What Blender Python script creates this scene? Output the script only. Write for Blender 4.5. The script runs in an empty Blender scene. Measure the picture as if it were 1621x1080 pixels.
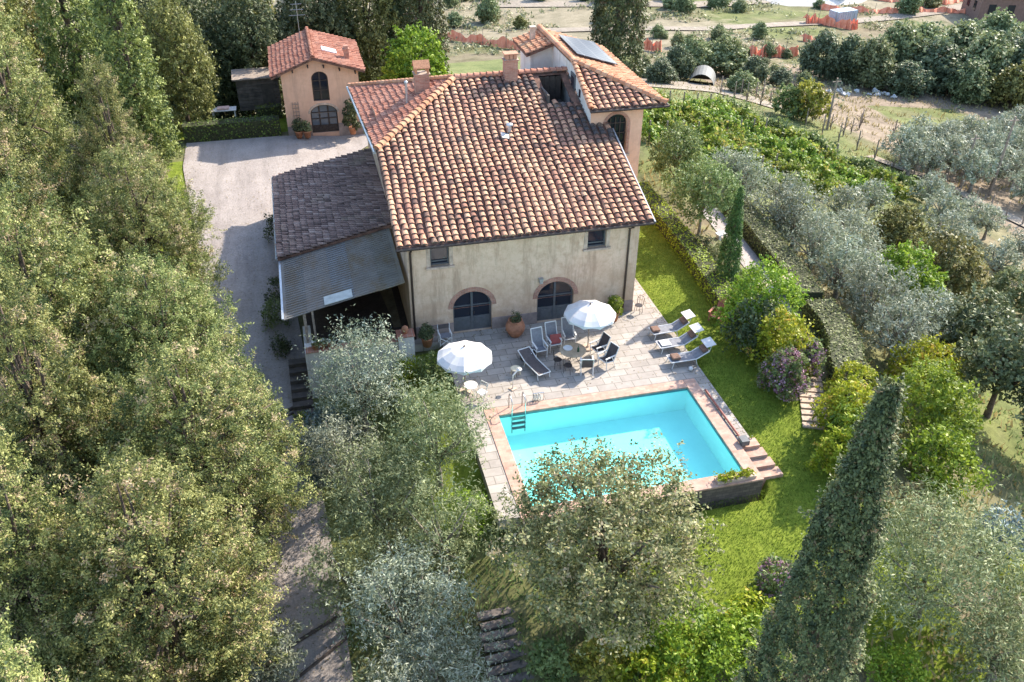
import bpy, math, random
import numpy as np
from mathutils import Vector, Matrix
from mathutils.geometry import tessellate_polygon

# ---------------------------------------------------------------- camera, world, sun, exposure
SC = bpy.context.scene
COL = SC.collection
cam_d = bpy.data.cameras.new('camera')
cam_d.sensor_width = 36.0
cam_d.lens = 1396.26 / 1621 * 36.0
cam_d.clip_end = 3000
cam = bpy.data.objects.new('camera', cam_d)
COL.objects.link(cam)
cam.location = (-4.035, -36.287, 24.444)
_p, _y, _r = math.radians(34.131), math.radians(14.092), math.radians(0.463)
_f = Vector((math.sin(_y) * math.cos(_p), math.cos(_y) * math.cos(_p), -math.sin(_p)))
_x = Vector((math.cos(_y), -math.sin(_y), 0))
_u = _x.cross(_f)
_rx = _x * math.cos(_r) + _u * math.sin(_r)
_ru = -_x * math.sin(_r) + _u * math.cos(_r)
cam.rotation_euler = Matrix((_rx, _ru, -_f)).transposed().to_euler()
SC.camera = cam

SUN_AZ, SUN_EL = 30.0, 35.0        # azimuth counted from +X towards +Y
world = bpy.data.worlds.new('World')
SC.world = world
world.use_nodes = True
wn = world.node_tree
wn.nodes.clear()
sky = wn.nodes.new('ShaderNodeTexSky')
sky.sky_type = 'NISHITA'
sky.sun_disc = False
sky.sun_elevation = math.radians(SUN_EL)
sky.sun_rotation = math.radians(90 - SUN_AZ)
bg = wn.nodes.new('ShaderNodeBackground')
bg.inputs['Strength'].default_value = 0.15
wo = wn.nodes.new('ShaderNodeOutputWorld')
wn.links.new(sky.outputs[0], bg.inputs[0])
wn.links.new(bg.outputs[0], wo.inputs[0])
sun_d = bpy.data.lights.new('sun', 'SUN')
sun_d.energy = 3.1
sun_d.angle = math.radians(0.6)
sun_d.color = (1.0, 0.91, 0.78)
sun = bpy.data.objects.new('sun', sun_d)
COL.objects.link(sun)
_e, _a = math.radians(SUN_EL), math.radians(SUN_AZ)
SUNV = Vector((math.cos(_e) * math.cos(_a), math.cos(_e) * math.sin(_a), math.sin(_e)))
sun.rotation_euler = SUNV.to_track_quat('Z', 'Y').to_euler()
sun.location = SUNV * 100
SC.view_settings.view_transform = 'Standard'
SC.view_settings.look = 'None'
SC.view_settings.exposure = 1.85
SC.view_settings.gamma = 1.0
SC.cycles.max_bounces = 6
SC.cycles.transparent_max_bounces = 8
SC.cycles.caustics_reflective = False
SC.cycles.caustics_refractive = False

rnd = random.Random(7)

# ---------------------------------------------------------------- materials
def new_mat(name):
    m = bpy.data.materials.new(name)
    m.use_nodes = True
    nt = m.node_tree
    nt.nodes.clear()
    out = nt.nodes.new('ShaderNodeOutputMaterial')
    b = nt.nodes.new('ShaderNodeBsdfPrincipled')
    nt.links.new(b.outputs[0], out.inputs[0])
    return m, nt, b, out

def noise(nt, scale, detail=4, rough=0.6, coord='Object', stretch=None):
    tc = nt.nodes.new('ShaderNodeTexCoord')
    n = nt.nodes.new('ShaderNodeTexNoise')
    n.inputs['Scale'].default_value = scale
    n.inputs['Detail'].default_value = detail
    n.inputs['Roughness'].default_value = rough
    if stretch:
        mp = nt.nodes.new('ShaderNodeMapping')
        mp.inputs['Scale'].default_value = stretch
        nt.links.new(tc.outputs[coord], mp.inputs[0])
        nt.links.new(mp.outputs[0], n.inputs[0])
    else:
        nt.links.new(tc.outputs[coord], n.inputs[0])
    return n.outputs[0]

def ramp(nt, fac, stops, interp='LINEAR'):
    r = nt.nodes.new('ShaderNodeValToRGB')
    r.color_ramp.interpolation = interp
    els = r.color_ramp.elements
    while len(els) < len(stops):
        els.new(0.5)
    for e, (p, c) in zip(els, stops):
        e.position = p
        e.color = (*c, 1) if len(c) == 3 else c
    nt.links.new(fac, r.inputs[0])
    return r.outputs[0]

def mixc(nt, fac, a, b, mode='MIX'):
    m = nt.nodes.new('ShaderNodeMix')
    m.data_type = 'RGBA'
    m.blend_type = mode
    for s, v in ((0, fac), (6, a), (7, b)):
        if isinstance(v, (int, float)):
            m.inputs[s].default_value = v
        elif isinstance(v, tuple):
            m.inputs[s].default_value = (*v, 1)
        else:
            nt.links.new(v, m.inputs[s])
    return m.outputs[2]

def bump(nt, b, h, strength=0.4, dist=0.05):
    n = nt.nodes.new('ShaderNodeBump')
    n.inputs['Strength'].default_value = strength
    n.inputs['Distance'].default_value = dist
    nt.links.new(h, n.inputs['Height'])
    nt.links.new(n.outputs[0], b.inputs['Normal'])

def attr(nt, name):
    a = nt.nodes.new('ShaderNodeAttribute')
    a.attribute_name = name
    return a

def mat_plain(name, c, rough=0.6, metal=0.0, var=0.12, scale=3.0, bmp=0.0, spec=0.4):
    m, nt, b, o = new_mat(name)
    d = tuple(x * (1 - var * 2.2) for x in c)
    l = tuple(min(1, x * (1 + var)) for x in c)
    col = ramp(nt, noise(nt, scale, 5, 0.65), [(0.3, d), (0.7, l)])
    nt.links.new(col, b.inputs['Base Color'])
    b.inputs['Roughness'].default_value = rough
    b.inputs['Metallic'].default_value = metal
    b.inputs['Specular IOR Level'].default_value = spec
    if bmp:
        bump(nt, b, noise(nt, scale * 6, 4), bmp, 0.03)
    return m

def mat_leaf(name, dark, mid, light, transl=0.3, hue=0.12, rough=0.55, alt=None):
    """foliage: every leaf carries a random tone of its own, every plant a slight shift of its own"""
    m, nt, b, o = new_mat(name)
    t = attr(nt, 'tone')
    stops = [(0.0, dark), (0.5, mid), (1.0, light)]
    if alt:
        stops = [(0.0, dark), (0.45, mid), (0.86, light), (0.93, alt)]
    col = ramp(nt, t.outputs['Fac'], stops)
    oi = nt.nodes.new('ShaderNodeObjectInfo')
    hs = nt.nodes.new('ShaderNodeHueSaturation')
    mr = nt.nodes.new('ShaderNodeMapRange')
    mr.inputs['To Min'].default_value = 0.5 - 0.02
    mr.inputs['To Max'].default_value = 0.5 + 0.015
    nt.links.new(oi.outputs['Random'], mr.inputs[0])
    nt.links.new(mr.outputs[0], hs.inputs['Hue'])
    mv = nt.nodes.new('ShaderNodeMapRange')
    mv.inputs['To Min'].default_value = 1 - hue
    mv.inputs['To Max'].default_value = 1 + hue
    nt.links.new(oi.outputs['Random'], mv.inputs[0])
    nt.links.new(mv.outputs[0], hs.inputs['Value'])
    nt.links.new(col, hs.inputs['Color'])
    nt.links.new(hs.outputs[0], b.inputs['Base Color'])
    b.inputs['Roughness'].default_value = rough
    b.inputs['Specular IOR Level'].default_value = 0.3
    tr = nt.nodes.new('ShaderNodeBsdfTranslucent')
    nt.links.new(hs.outputs[0], tr.inputs[0])
    mx = nt.nodes.new('ShaderNodeMixShader')
    mx.inputs[0].default_value = transl
    nt.links.new(b.outputs[0], mx.inputs[1])
    nt.links.new(tr.outputs[0], mx.inputs[2])
    nt.links.new(mx.outputs[0], o.inputs[0])
    return m

M = {}

# ---------------------------------------------------------------- mesh helpers
class MB:
    """collects shapes into one mesh"""
    def __init__(self):
        self.v, self.f, self.t = [], [], []
    def add(self, vs, fs, tone=0.5):
        n = len(self.v)
        self.v.extend(tuple(p) for p in vs)
        self.f.extend(tuple(i + n for i in f) for f in fs)
        self.t.extend([tone] * len(fs))
        return self
    def box(self, c, s, rz=0.0, rot=None, tone=0.5):
        x, y, z = s[0] / 2, s[1] / 2, s[2] / 2
        mt = rot if rot is not None else Matrix.Rotation(rz, 3, 'Z')
        c = Vector(c)
        vs = [c + mt @ Vector((a * x, b * y, d * z)) for d in (-1, 1) for a, b in ((-1, -1), (1, -1), (1, 1), (-1, 1))]
        return self.add(vs, [(3, 2, 1, 0), (4, 5, 6, 7), (0, 1, 5, 4), (1, 2, 6, 5), (2, 3, 7, 6), (3, 0, 4, 7)], tone)
    def tube(self, pts, r, n=8, tone=0.5, cap=True):
        pts = [Vector(p) for p in pts]
        rs = r if isinstance(r, (list, tuple)) else [r] * len(pts)
        vs, fs = [], []
        for i, p in enumerate(pts):
            d = (pts[min(i + 1, len(pts) - 1)] - pts[max(i - 1, 0)]).normalized()
            a = d.cross(Vector((0, 0, 1)) if abs(d.z) < 0.95 else Vector((1, 0, 0))).normalized()
            b = d.cross(a)
            for k in range(n):
                t = 2 * math.pi * k / n
                vs.append(p + (a * math.cos(t) + b * math.sin(t)) * rs[i])
        for i in range(len(pts) - 1):
            for k in range(n):
                k2 = (k + 1) % n
                fs.append((i * n + k, i * n + k2, (i + 1) * n + k2, (i + 1) * n + k))
        if cap:
            fs.append(tuple(range(n))[::-1])
            fs.append(tuple((len(pts) - 1) * n + k for k in range(n)))
        return self.add(vs, fs, tone)
    def lathe(self, prof, n=20, c=(0, 0, 0), tone=0.5):
        vs, fs = [], []
        for r, z in prof:
            for k in range(n):
                t = 2 * math.pi * k / n
                vs.append((c[0] + r * math.cos(t), c[1] + r * math.sin(t), c[2] + z))
        for i in range(len(prof) - 1):
            for k in range(n):
                k2 = (k + 1) % n
                fs.append((i * n + k, i * n + k2, (i + 1) * n + k2, (i + 1) * n + k))
        return self.add(vs, fs, tone)
    def poly(self, pts, tone=0.5):
        return self.add(pts, [tuple(range(len(pts)))], tone)
    def sheet(self, loops, tone=0.5):
        """flat polygon with holes"""
        L = [[Vector(p) for p in l] for l in loops]
        tris = tessellate_polygon(L)
        flat = [p for l in L for p in l]
        return self.add(flat, [tuple(t) for t in tris], tone)
    def slab(self, loops, off, tone=0.5):
        """flat polygon (holes allowed) with thickness along the vector off"""
        off = Vector(off)
        L = [[Vector(p) for p in l] for l in loops]
        self.sheet(L, tone)
        self.sheet([[p + off for p in l] for l in L], tone)
        for l in L:
            k = len(l)
            self.add(l + [p + off for p in l], [(i, (i + 1) % k, k + (i + 1) % k, k + i) for i in range(k)], tone)
        return self
    def build(self, name, mat, parent=None, smooth=False, loc=None, bevel=0):
        me = bpy.data.meshes.new(name)
        me.from_pydata(self.v, [], self.f)
        a = me.attributes.new('tone', 'FLOAT', 'FACE')
        a.data.foreach_set('value', self.t)
        if smooth:
            me.polygons.foreach_set('use_smooth', [True] * len(me.polygons))
        me.materials.append(mat)
        me.update()
        o = bpy.data.objects.new(name, me)
        COL.objects.link(o)
        if parent is not None:
            o.parent = parent
        if loc is not None:
            o.location = loc
        if bevel:
            md = o.modifiers.new('bevel', 'BEVEL')
            md.width = bevel
            md.segments = 2
            md.limit_method = 'ANGLE'
        return o

def np_mesh(name, verts, faces, tone, mat, smooth=False):
    """fast mesh of quads; verts (n,3), faces (m,4), tone (m,)"""
    me = bpy.data.meshes.new(name)
    me.vertices.add(len(verts))
    me.vertices.foreach_set('co', np.ascontiguousarray(verts, dtype=np.float32).ravel())
    m = len(faces)
    me.loops.add(m * 4)
    me.loops.foreach_set('vertex_index', np.ascontiguousarray(faces, dtype=np.int32).ravel())
    me.polygons.add(m)
    me.polygons.foreach_set('loop_start', np.arange(0, m * 4, 4, dtype=np.int32))
    me.polygons.foreach_set('loop_total', np.full(m, 4, dtype=np.int32))
    if smooth:
        me.polygons.foreach_set('use_smooth', np.ones(m, dtype=bool))
    a = me.attributes.new('tone', 'FLOAT', 'FACE')
    a.data.foreach_set('value', np.ascontiguousarray(tone, dtype=np.float32))
    me.materials.append(mat)
    me.update(calc_edges=True)
    return me

def obj_of(me, name, parent=None, loc=None):
    o = bpy.data.objects.new(name, me)
    COL.objects.link(o)
    if parent is not None:
        o.parent = parent
    if loc is not None:
        o.location = loc
    return o

def tag(o, label, cat, group=None):
    o['label'] = label
    o['category'] = cat
    if group:
        o['group'] = group
    return o

def thing(name, label, cat, loc=(0, 0, 0), rz=0.0, group=None):
    o = bpy.data.objects.new(name, None)
    o.empty_display_size = 0.3
    COL.objects.link(o)
    o.location = loc
    o.rotation_euler = (0, 0, rz)
    return tag(o, label, cat, group)

def struct(o, kind='structure'):
    o['kind'] = kind
    return o

def dup(root, loc, rz=0.0, scale=1.0, label=None, group=None):
    kids = [o for o in COL.objects if o.parent == root] if root.name not in KIDS else KIDS[root.name]
    KIDS[root.name] = kids
    r = root.copy()
    COL.objects.link(r)
    r.location = loc
    r.rotation_euler = (0, 0, rz)
    r.scale = (scale,) * 3 if isinstance(scale, (int, float)) else scale
    if label:
        r['label'] = label
    if group:
        r['group'] = group
    for ch in kids:
        c = ch.copy()
        COL.objects.link(c)
        c.parent = r
        sub = KIDS.get(ch.name)
        if sub is None:
            sub = KIDS[ch.name] = [o for o in COL.objects if o.parent == ch]
        for g in sub:
            d = g.copy()
            COL.objects.link(d)
            d.parent = c
    return r
KIDS = {}

# ---------------------------------------------------------------- terrain height
def lerp_table(t, tab):
    if t <= tab[0][0]: return tab[0][1]
    for (a, va), (b, vb) in zip(tab, tab[1:]):
        if t <= b: return va + (vb - va) * (t - a) / (b - a)
    return tab[-1][1]
def smooth(a, b, t):
    t = min(1.0, max(0.0, (t - a) / (b - a)))
    return t * t * (3 - 2 * t)
DRIVE_Z = ((-60, -8), (-30, -5), (-15, -3.7), (-8, -2.9), (-1, -1.9), (5, -0.8), (11, 0.0), (18, 0.25), (40, 0.3), (80, -3))
LAWN_Z = ((-60, -9), (-35, -3.6), (-20, -1.6), (-14, -0.85), (-11.5, -0.6), (-9, -0.3), (-6, -0.12), (0, -0.08), (40, -0.1))
def terrain(x, y):
    dz = lerp_table(y, DRIVE_Z); lz = lerp_table(y, LAWN_Z)
    if y < 1: a, b = -5.0, 1.6
    else: a, b = -6.0, -0.5
    z = dz + (lz - dz) * smooth(a, b, x)
    if y > 30 : pass
    e = max(0.0, x - 18.5 - 0.1 * max(0, y)); n = max(0.0, y - 33.0)
    if x < -8: n *= smooth(-60, -8, x)
    d = math.hypot(e, n)
    z -= 17.0 * (1 - math.exp(-d / 46.0))
    if d > 8: z += 0.5 * math.sin(x * 0.06 + 1) * math.sin(y * 0.05) * smooth(8, 40, d)
    if x < -14: z += 0.03 * (-14 - x)
    return z
# ---------------------------------------------------------------- ground, drive, paving
def far_color(x, y):
    """earth, dry grass and green sward as they lie on the hill and in the valley; returns (green, brown, pale)"""
    return 0.0

def mat_ground():
    m, nt, b, o = new_mat('ground')
    big = noise(nt, 0.045, 6, 0.6)
    med = noise(nt, 0.35, 6, 0.7)
    fin = noise(nt, 4.0, 5, 0.7)
    earth = ramp(nt, med, [(0.28, (0.10, 0.075, 0.045)), (0.5, (0.17, 0.14, 0.085)), (0.72, (0.26, 0.215, 0.14))])
    grass = ramp(nt, med, [(0.3, (0.07, 0.09, 0.025)), (0.7, (0.17, 0.18, 0.06))])
    c = mixc(nt, ramp(nt, big, [(0.44, (0, 0, 0)), (0.58, (1, 1, 1))]), earth, grass)
    for an, dk, lt in (('lawn', (0.10, 0.145, 0.014), (0.21, 0.25, 0.032)), ('plough', (0.15, 0.115, 0.08), (0.30, 0.235, 0.17)),
                       ('pale', (0.15, 0.13, 0.08), (0.30, 0.255, 0.175)), ('sward', (0.085, 0.11, 0.032), (0.19, 0.20, 0.075))):
        a = attr(nt, an)
        cc = ramp(nt, med if an != 'lawn' else noise(nt, 1.3, 6, 0.75), [(0.3, dk), (0.7, lt)])
        mth = nt.nodes.new('ShaderNodeMath')       # ragged edges between the zones
        mth.operation = 'MULTIPLY_ADD'
        nt.links.new(med, mth.inputs[0])
        mth.inputs[1].default_value = 0.8
        nt.links.new(a.outputs['Fac'], mth.inputs[2])
        f = ramp(nt, mth.outputs[0], [(0.78, (0, 0, 0)), (0.98, (1, 1, 1))])
        c = mixc(nt, f, c, cc)
    c = mixc(nt, 1.0, c, ramp(nt, fin, [(0.25, (0.62, 0.62, 0.62)), (0.75, (1.25, 1.25, 1.25))]), 'MULTIPLY')
    nt.links.new(c, b.inputs['Base Color'])
    b.inputs['Roughness'].default_value = 0.95
    b.inputs['Specular IOR Level'].default_value = 0.15
    bump(nt, b, noise(nt, 9.0, 6, 0.75), 0.35, 0.06)
    return m

def axis(lo, hi, fine_lo, fine_hi, step, grow=1.12):
    xs = list(np.arange(fine_lo, fine_hi + 1e-6, step))
    s = step
    while xs[-1] < hi:
        s = min(s * grow, 60)
        xs.append(xs[-1] + s)
    s = step
    while xs[0] > lo:
        s = min(s * grow, 60)
        xs.insert(0, xs[0] - s)
    return xs

POOL = (2.75, 11.70, -12.65, -6.83)      # x0, x1, y0, y1
def zones(x, y):
    """lawn, plough, pale, sward weights"""
    lawn = 0.0
    if 12.4 < x < 16.9 and -24 < y < 14: lawn = smooth(0, 0.5, 16.8 - x) if y > -9 else 1.0
    if 3.0 < x < 20 and -22.5 < y < -12.6: lawn = max(lawn, smooth(0, .8, x - 3.5) * smooth(0, 1.0, y + 20.0) * smooth(0, 1.5, 18 - x))
    if -1.5 < x < 2.2 and -12 < y < -0.4: lawn = max(lawn, 0.8)
    if -13 < x < -5 and 29.3 < y < 36: lawn = 1.0
    if -13.3 < x < -10.5 and 8 < y < 25: lawn = max(lawn, .9)
    if 17 < x < 21 and -4 < y < 12: lawn = max(lawn, 0.35)
    d = math.hypot(max(0, x - 20), max(0, y - 33))
    plough = smooth(0, 3, d - 30) * (1 - smooth(0, 25, y - 62)) * 0.75 if x > 44 else 0.0
    if 60 < x < 74 and 40 < y < 52: plough = 0.1
    pale = 0.0
    pale = smooth(60, 85, y) * (0.30 + 0.35 * math.sin(x * 0.07 + y * 0.05)) if y > 60 else 0.0
    if y > 96: pale += 0.25
    sward = 0.0
    if 52 < y < 84 and 2 < x < 40: sward, pale = 0.9, 0.0
    if 62 < x < 78 and 38 < y < 48: sward = 0.7
    if 20 < x < 46 and 10 < y < 55: sward = max(sward, 0.55)
    if 30 < x < 60 and -25 < y < 30 and plough < 0.3: sward = max(sward, 0.28)
    return lawn, plough, pale, sward

def build_ground():
    xs = axis(-900, 1200, -22, 46, 0.6)
    ys = axis(-150, 1500, -34, 60, 0.6)
    nx, ny = len(xs), len(ys)
    V = np.zeros((nx * ny, 3), dtype=np.float32)
    Z4 = np.zeros((4, nx * ny), dtype=np.float32)
    k = 0
    for y in ys:
        for x in xs:
            z = terrain(x, y)
            if 2.2 < x < 12.3 and -13.2 < y < -6.3: z = min(z, -3.2)
            elif -0.3 < x < 12.3 and -13.2 < y < 16: z -= 0.25
            V[k] = (x, y, z)
            Z4[:, k] = zones(x, y)
            k += 1
    i = np.arange(nx - 1)[None, :] + np.arange(ny - 1)[:, None] * nx
    i = i.ravel()
    F = np.stack([i, i + 1, i + nx + 1, i + nx], 1)
    me = np_mesh('ground', V, F, np.full(len(F), 0.5), mat_ground(), True)
    for nm, arr in zip(('lawn', 'plough', 'pale', 'sward'), Z4):
        a = me.attributes.new(nm, 'FLOAT', 'POINT')
        a.data.foreach_set('value', arr)
    return struct(obj_of(me, 'ground'))
build_ground()

def drape(name, left, right, mat, lift=0.03, n=40, m=10, kind=True):
    """a strip of ground between two polylines, laid on the terrain"""
    def res(pl, n):
        pl = [Vector((*p, 0)) for p in pl]
        L = [0]
        for a, b in zip(pl, pl[1:]): L.append(L[-1] + (b - a).length)
        out = []
        for k in range(n + 1):
            t = L[-1] * k / n
            j = 0
            while j < len(L) - 2 and L[j + 1] < t: j += 1
            out.append(pl[j].lerp(pl[j + 1], (t - L[j]) / max(1e-6, L[j + 1] - L[j])))
        return out
    A, B = res(left, n), res(right, n)
    mb = MB()
    vs = []
    for a, b in zip(A, B):
        for k in range(m + 1):
            p = a.lerp(b, k / m)
            vs.append((p.x, p.y, terrain(p.x, p.y) + lift))
    fs = [(i * (m + 1) + k, i * (m + 1) + k + 1, (i + 1) * (m + 1) + k + 1, (i + 1) * (m + 1) + k) for i in range(n) for k in range(m)]
    mb.add(vs, fs)
    o = mb.build(name, mat, smooth=True)
    return struct(o) if kind else o

def mat_gravel(name, dk, lt, sc=1.0):
    m, nt, b, o = new_mat(name)
    n1 = noise(nt, 0.6 * sc, 6, 0.7)
    n2 = noise(nt, 9.0 * sc, 5, 0.8)
    c = ramp(nt, n1, [(0.25, dk), (0.75, lt)])
    n4 = noise(nt, 0.5 * sc, 6, 0.7, stretch=(2.6, 0.35, 1))      # wheel tracks and washed-out streaks along the drive
    c = mixc(nt, ramp(nt, n4, [(0.45, (0, 0, 0)), (0.68, (0.5, 0.5, 0.5))]), c, tuple(x * 0.66 for x in dk))
    c = mixc(nt, 1.0, c, ramp(nt, n2, [(0.25, (0.65, 0.64, 0.62)), (0.75, (1.2, 1.2, 1.2))]), 'MULTIPLY')
    nt.links.new(c, b.inputs['Base Color'])
    b.inputs['Roughness'].default_value = 0.95
    b.inputs['Specular IOR Level'].default_value = 0.2
    bump(nt, b, n2, 0.6, 0.05)
    return m
M['gravel'] = mat_gravel('gravel', (0.285, 0.248, 0.228), (0.39, 0.345, 0.318))
M['track'] = mat_gravel('track', (0.22, 0.185, 0.145), (0.34, 0.29, 0.235))
drape('driveway', [(-9.6, -30), (-8.6, -20), (-8.7, -10), (-10.2, -3), (-11.0, 2), (-10.5, 8), (-10.75, 13), (-11.6, 19), (-12.2, 24), (-12.2, 28.4)],
      [(-4.7, -30), (-4.6, -20), (-4.9, -12), (-5.2, -6), (-5.15, -1), (-5.5, 5), (-5.6, 12), (-5.0, 20), (-1.0, 24), (2.5, 28.3)], M['gravel'], 0.06, 70, 16)
drape('path', [(20.2, 12), (19.9, 7), (19.5, 2), (18.8, -0.6)], [(22.0, 12), (21.7, 7), (21.3, 2), (20.3, -1.6)], M['gravel'], 0.05, 20, 4)
drape('track', [(47.0, 31.6), (51.6, 26.8), (54.0, 19.6), (57.0, 12.0), (62, 2)], [(48.4, 32.4), (53.2, 27.4), (55.8, 20.2), (58.8, 12.4), (64, 2)], M['track'], 0.12, 30, 4)
drape('track', [(29, 54), (35, 51.5), (40.4, 51.2), (44.4, 45)], [(31, 63), (39, 58.5), (44.5, 54.5), (46.4, 46)], M['track'], 0.1, 24, 4)
drape('track', [(34, 100), (60, 94), (90, 100), (130, 112)], [(34, 103.5), (60, 97), (90, 103), (130, 116)], M['track'], 0.15, 40, 4)
drape('track', [(30, 124), (70, 114), (120, 127)], [(30, 131), (70, 120), (120, 134)], M['track'], 0.15, 40, 4)

def mat_paving():
    m, nt, b, o = new_mat('stone_paving')
    tc = nt.nodes.new('ShaderNodeTexCoord')
    br = nt.nodes.new('ShaderNodeTexBrick')
    br.inputs['Scale'].default_value = 1.0
    br.inputs['Brick Width'].default_value = 0.85
    br.inputs['Row Height'].default_value = 0.48
    br.inputs['Mortar Size'].default_value = 0.018
    br.inputs['Color1'].default_value = (0.30, 0.265, 0.23, 1)
    br.inputs['Color2'].default_value = (0.385, 0.345, 0.30, 1)
    br.inputs['Mortar'].default_value = (0.19, 0.165, 0.135, 1)
    nt.links.new(tc.outputs['Object'], br.inputs[0])
    n1 = noise(nt, 1.4, 7, 0.75)
    c = mixc(nt, 1.0, br.outputs[0], ramp(nt, n1, [(0.25, (0.72, 0.70, 0.68)), (0.75, (1.15, 1.15, 1.15))]), 'MULTIPLY')
    nt.links.new(c, b.inputs['Base Color'])
    b.inputs['Roughness'].default_value = 0.85
    bump(nt, b, br.outputs[1], -0.3, 0.02)
    return m
M['paving'] = mat_paving()

def mat_brick(name, c1, c2, mortar, w=0.26, h=0.07, stretch=None, axis='XZ'):
    m, nt, b, o = new_mat(name)
    tc = nt.nodes.new('ShaderNodeTexCoord')
    br = nt.nodes.new('ShaderNodeTexBrick')
    br.inputs['Scale'].default_value = 1.0
    br.inputs['Brick Width'].default_value = w
    br.inputs['Row Height'].default_value = h
    br.inputs['Mortar Size'].default_value = 0.008
    br.inputs['Color1'].default_value = (*c1, 1)
    br.inputs['Color2'].default_value = (*c2, 1)
    br.inputs['Mortar'].default_value = (*mortar, 1)
    if axis == 'XZ':
        mp = nt.nodes.new('ShaderNodeMapping')
        mp.inputs['Rotation'].default_value = (math.radians(90), 0, 0)
        nt.links.new(tc.outputs['Object'], mp.inputs[0])
        nt.links.new(mp.outputs[0], br.inputs[0])
    else:
        nt.links.new(tc.outputs['Object'], br.inputs[0])
    n1 = noise(nt, 2.5, 6, 0.7)
    c = mixc(nt, 1.0, br.outputs[0], ramp(nt, n1, [(0.25, (0.62, 0.62, 0.62)), (0.75, (1.2, 1.2, 1.2))]), 'MULTIPLY')
    nt.links.new(c, b.inputs['Base Color'])
    b.inputs['Roughness'].default_value = 0.9
    return m
M['brick'] = mat_brick('brick', (0.33, 0.13, 0.08), (0.42, 0.20, 0.13), (0.38, 0.32, 0.26))
M['coping'] = mat_brick('brick_coping', (0.42, 0.24, 0.17), (0.50, 0.32, 0.24), (0.33, 0.26, 0.21), 0.30, 0.15, axis='XY')

# the terrace: a stone slab round the pool
tx0, tx1 = 1.35, 12.87
x0, x1, y0, y1 = POOL
cw = 0.55                                     # coping width
mb = MB()
mb.slab([[(tx0, 0.0, 0), (tx0, -0.6, 0), (-0.2, -0.6, 0), (-0.2, 0.0, 0)][::-1]], (0, 0, -0.4))
mb.slab([[(tx0, -13.0, 0), (x0 - cw, -13.0, 0), (x0 - cw, y1 + cw, 0), (x1 + cw, y1 + cw, 0), (x1 + cw, -10.75, 0), (tx1, -10.75, 0), (tx1, 5.0, 0), (11.55, 5.0, 0), (11.55, 0, 0), (tx0, 0, 0)]], (0, 0, -0.5))
struct(mb.build('terrace', M['paving']))
# ---------------------------------------------------------------- farmhouse
def math_node(nt, op, a, b):
    m = nt.nodes.new('ShaderNodeMath')
    m.operation = op
    for i, v in enumerate((a, b)):
        if isinstance(v, (int, float)): m.inputs[i].default_value = v
        else: nt.links.new(v, m.inputs[i])
    return m.outputs[0]

def mat_stucco(name, light, mid, stain, brown, plinth=None):
    m, nt, b, o = new_mat(name)
    n1 = noise(nt, 0.55, 7, 0.68)
    n2 = noise(nt, 2.2, 8, 0.75)
    n3 = noise(nt, 0.9, 6, 0.8, stretch=(1.6, 1.6, 0.22))
    c = ramp(nt, n1, [(0.28, mid), (0.6, light)])
    c = mixc(nt, ramp(nt, n2, [(0.44, (0, 0, 0)), (0.66, (0.9, 0.9, 0.9))]), c, stain)
    c = mixc(nt, ramp(nt, n3, [(0.49, (0, 0, 0)), (0.66, (0.8, 0.8, 0.8))]), c, brown)
    tc = nt.nodes.new('ShaderNodeTexCoord')                      # old damp and worn plaster low on the wall, rough patches of older render
    sp = nt.nodes.new('ShaderNodeSeparateXYZ')
    nt.links.new(tc.outputs['Object'], sp.inputs[0])
    zr = ramp(nt, math_node(nt, 'MULTIPLY', sp.outputs[2], 0.2), [(0.02, (1, 1, 1)), (0.42, (0.75, 0.75, 0.75)), (0.72, (0, 0, 0))])
    wn_ = ramp(nt, noise(nt, 0.75, 9, 0.72), [(0.42, (0, 0, 0)), (0.60, (0.85, 0.85, 0.85))])
    c = mixc(nt, math_node(nt, 'MULTIPLY', zr, wn_), c, stain)
    ck = ramp(nt, noise(nt, 1.7, 10, 0.8), [(0.60, (0, 0, 0)), (0.66, (0.55, 0.55, 0.55))])
    c = mixc(nt, math_node(nt, 'MULTIPLY', zr, ck), c, tuple(x * 0.7 for x in brown))
    nt.links.new(c, b.inputs['Base Color'])
    b.inputs['Roughness'].default_value = 0.92
    b.inputs['Specular IOR Level'].default_value = 0.2
    bump(nt, b, noise(nt, 8, 5, 0.7), 0.35, 0.03)
    return m
M['stucco'] = mat_stucco('stucco', (0.70, 0.52, 0.375), (0.60, 0.43, 0.30), (0.47, 0.31, 0.20), (0.34, 0.23, 0.15))
M['stucco_white'] = mat_stucco('pale_stucco', (0.72, 0.68, 0.62), (0.62, 0.58, 0.52), (0.56, 0.50, 0.44), (0.45, 0.40, 0.34))
M['stucco_peach'] = mat_stucco('peach_stucco', (0.70, 0.44, 0.30), (0.64, 0.385, 0.26), (0.57, 0.34, 0.23), (0.50, 0.315, 0.22))
M['plinth'] = mat_plain('plinth_grey', (0.30, 0.235, 0.205), 0.9, var=0.2, scale=1.5)
M['stone'] = mat_plain('sandstone', (0.50, 0.38, 0.29), 0.9, var=0.18, scale=4)
M['wood_grey'] = mat_plain('grey_painted_wood', (0.105, 0.11, 0.115), 0.5, var=0.12, scale=5)
M['wood_dark'] = mat_plain('dark_wood', (0.055, 0.04, 0.032), 0.7, var=0.25, scale=6)
M['wood_old'] = mat_plain('old_wood', (0.30, 0.24, 0.19), 0.85, var=0.25, scale=6)
M['metal_brown'] = mat_plain('brown_metal', (0.075, 0.055, 0.045), 0.45, 0.6, scale=8)
M['metal_zinc'] = mat_plain('zinc', (0.42, 0.43, 0.44), 0.4, 0.6, scale=5)
M['white_paint'] = mat_plain('white_paint', (0.64, 0.62, 0.585), 0.5, var=0.05, scale=5)
M['steel'] = mat_plain('polished_steel', (0.62, 0.62, 0.62), 0.2, 0.95, var=0.05)
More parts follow.
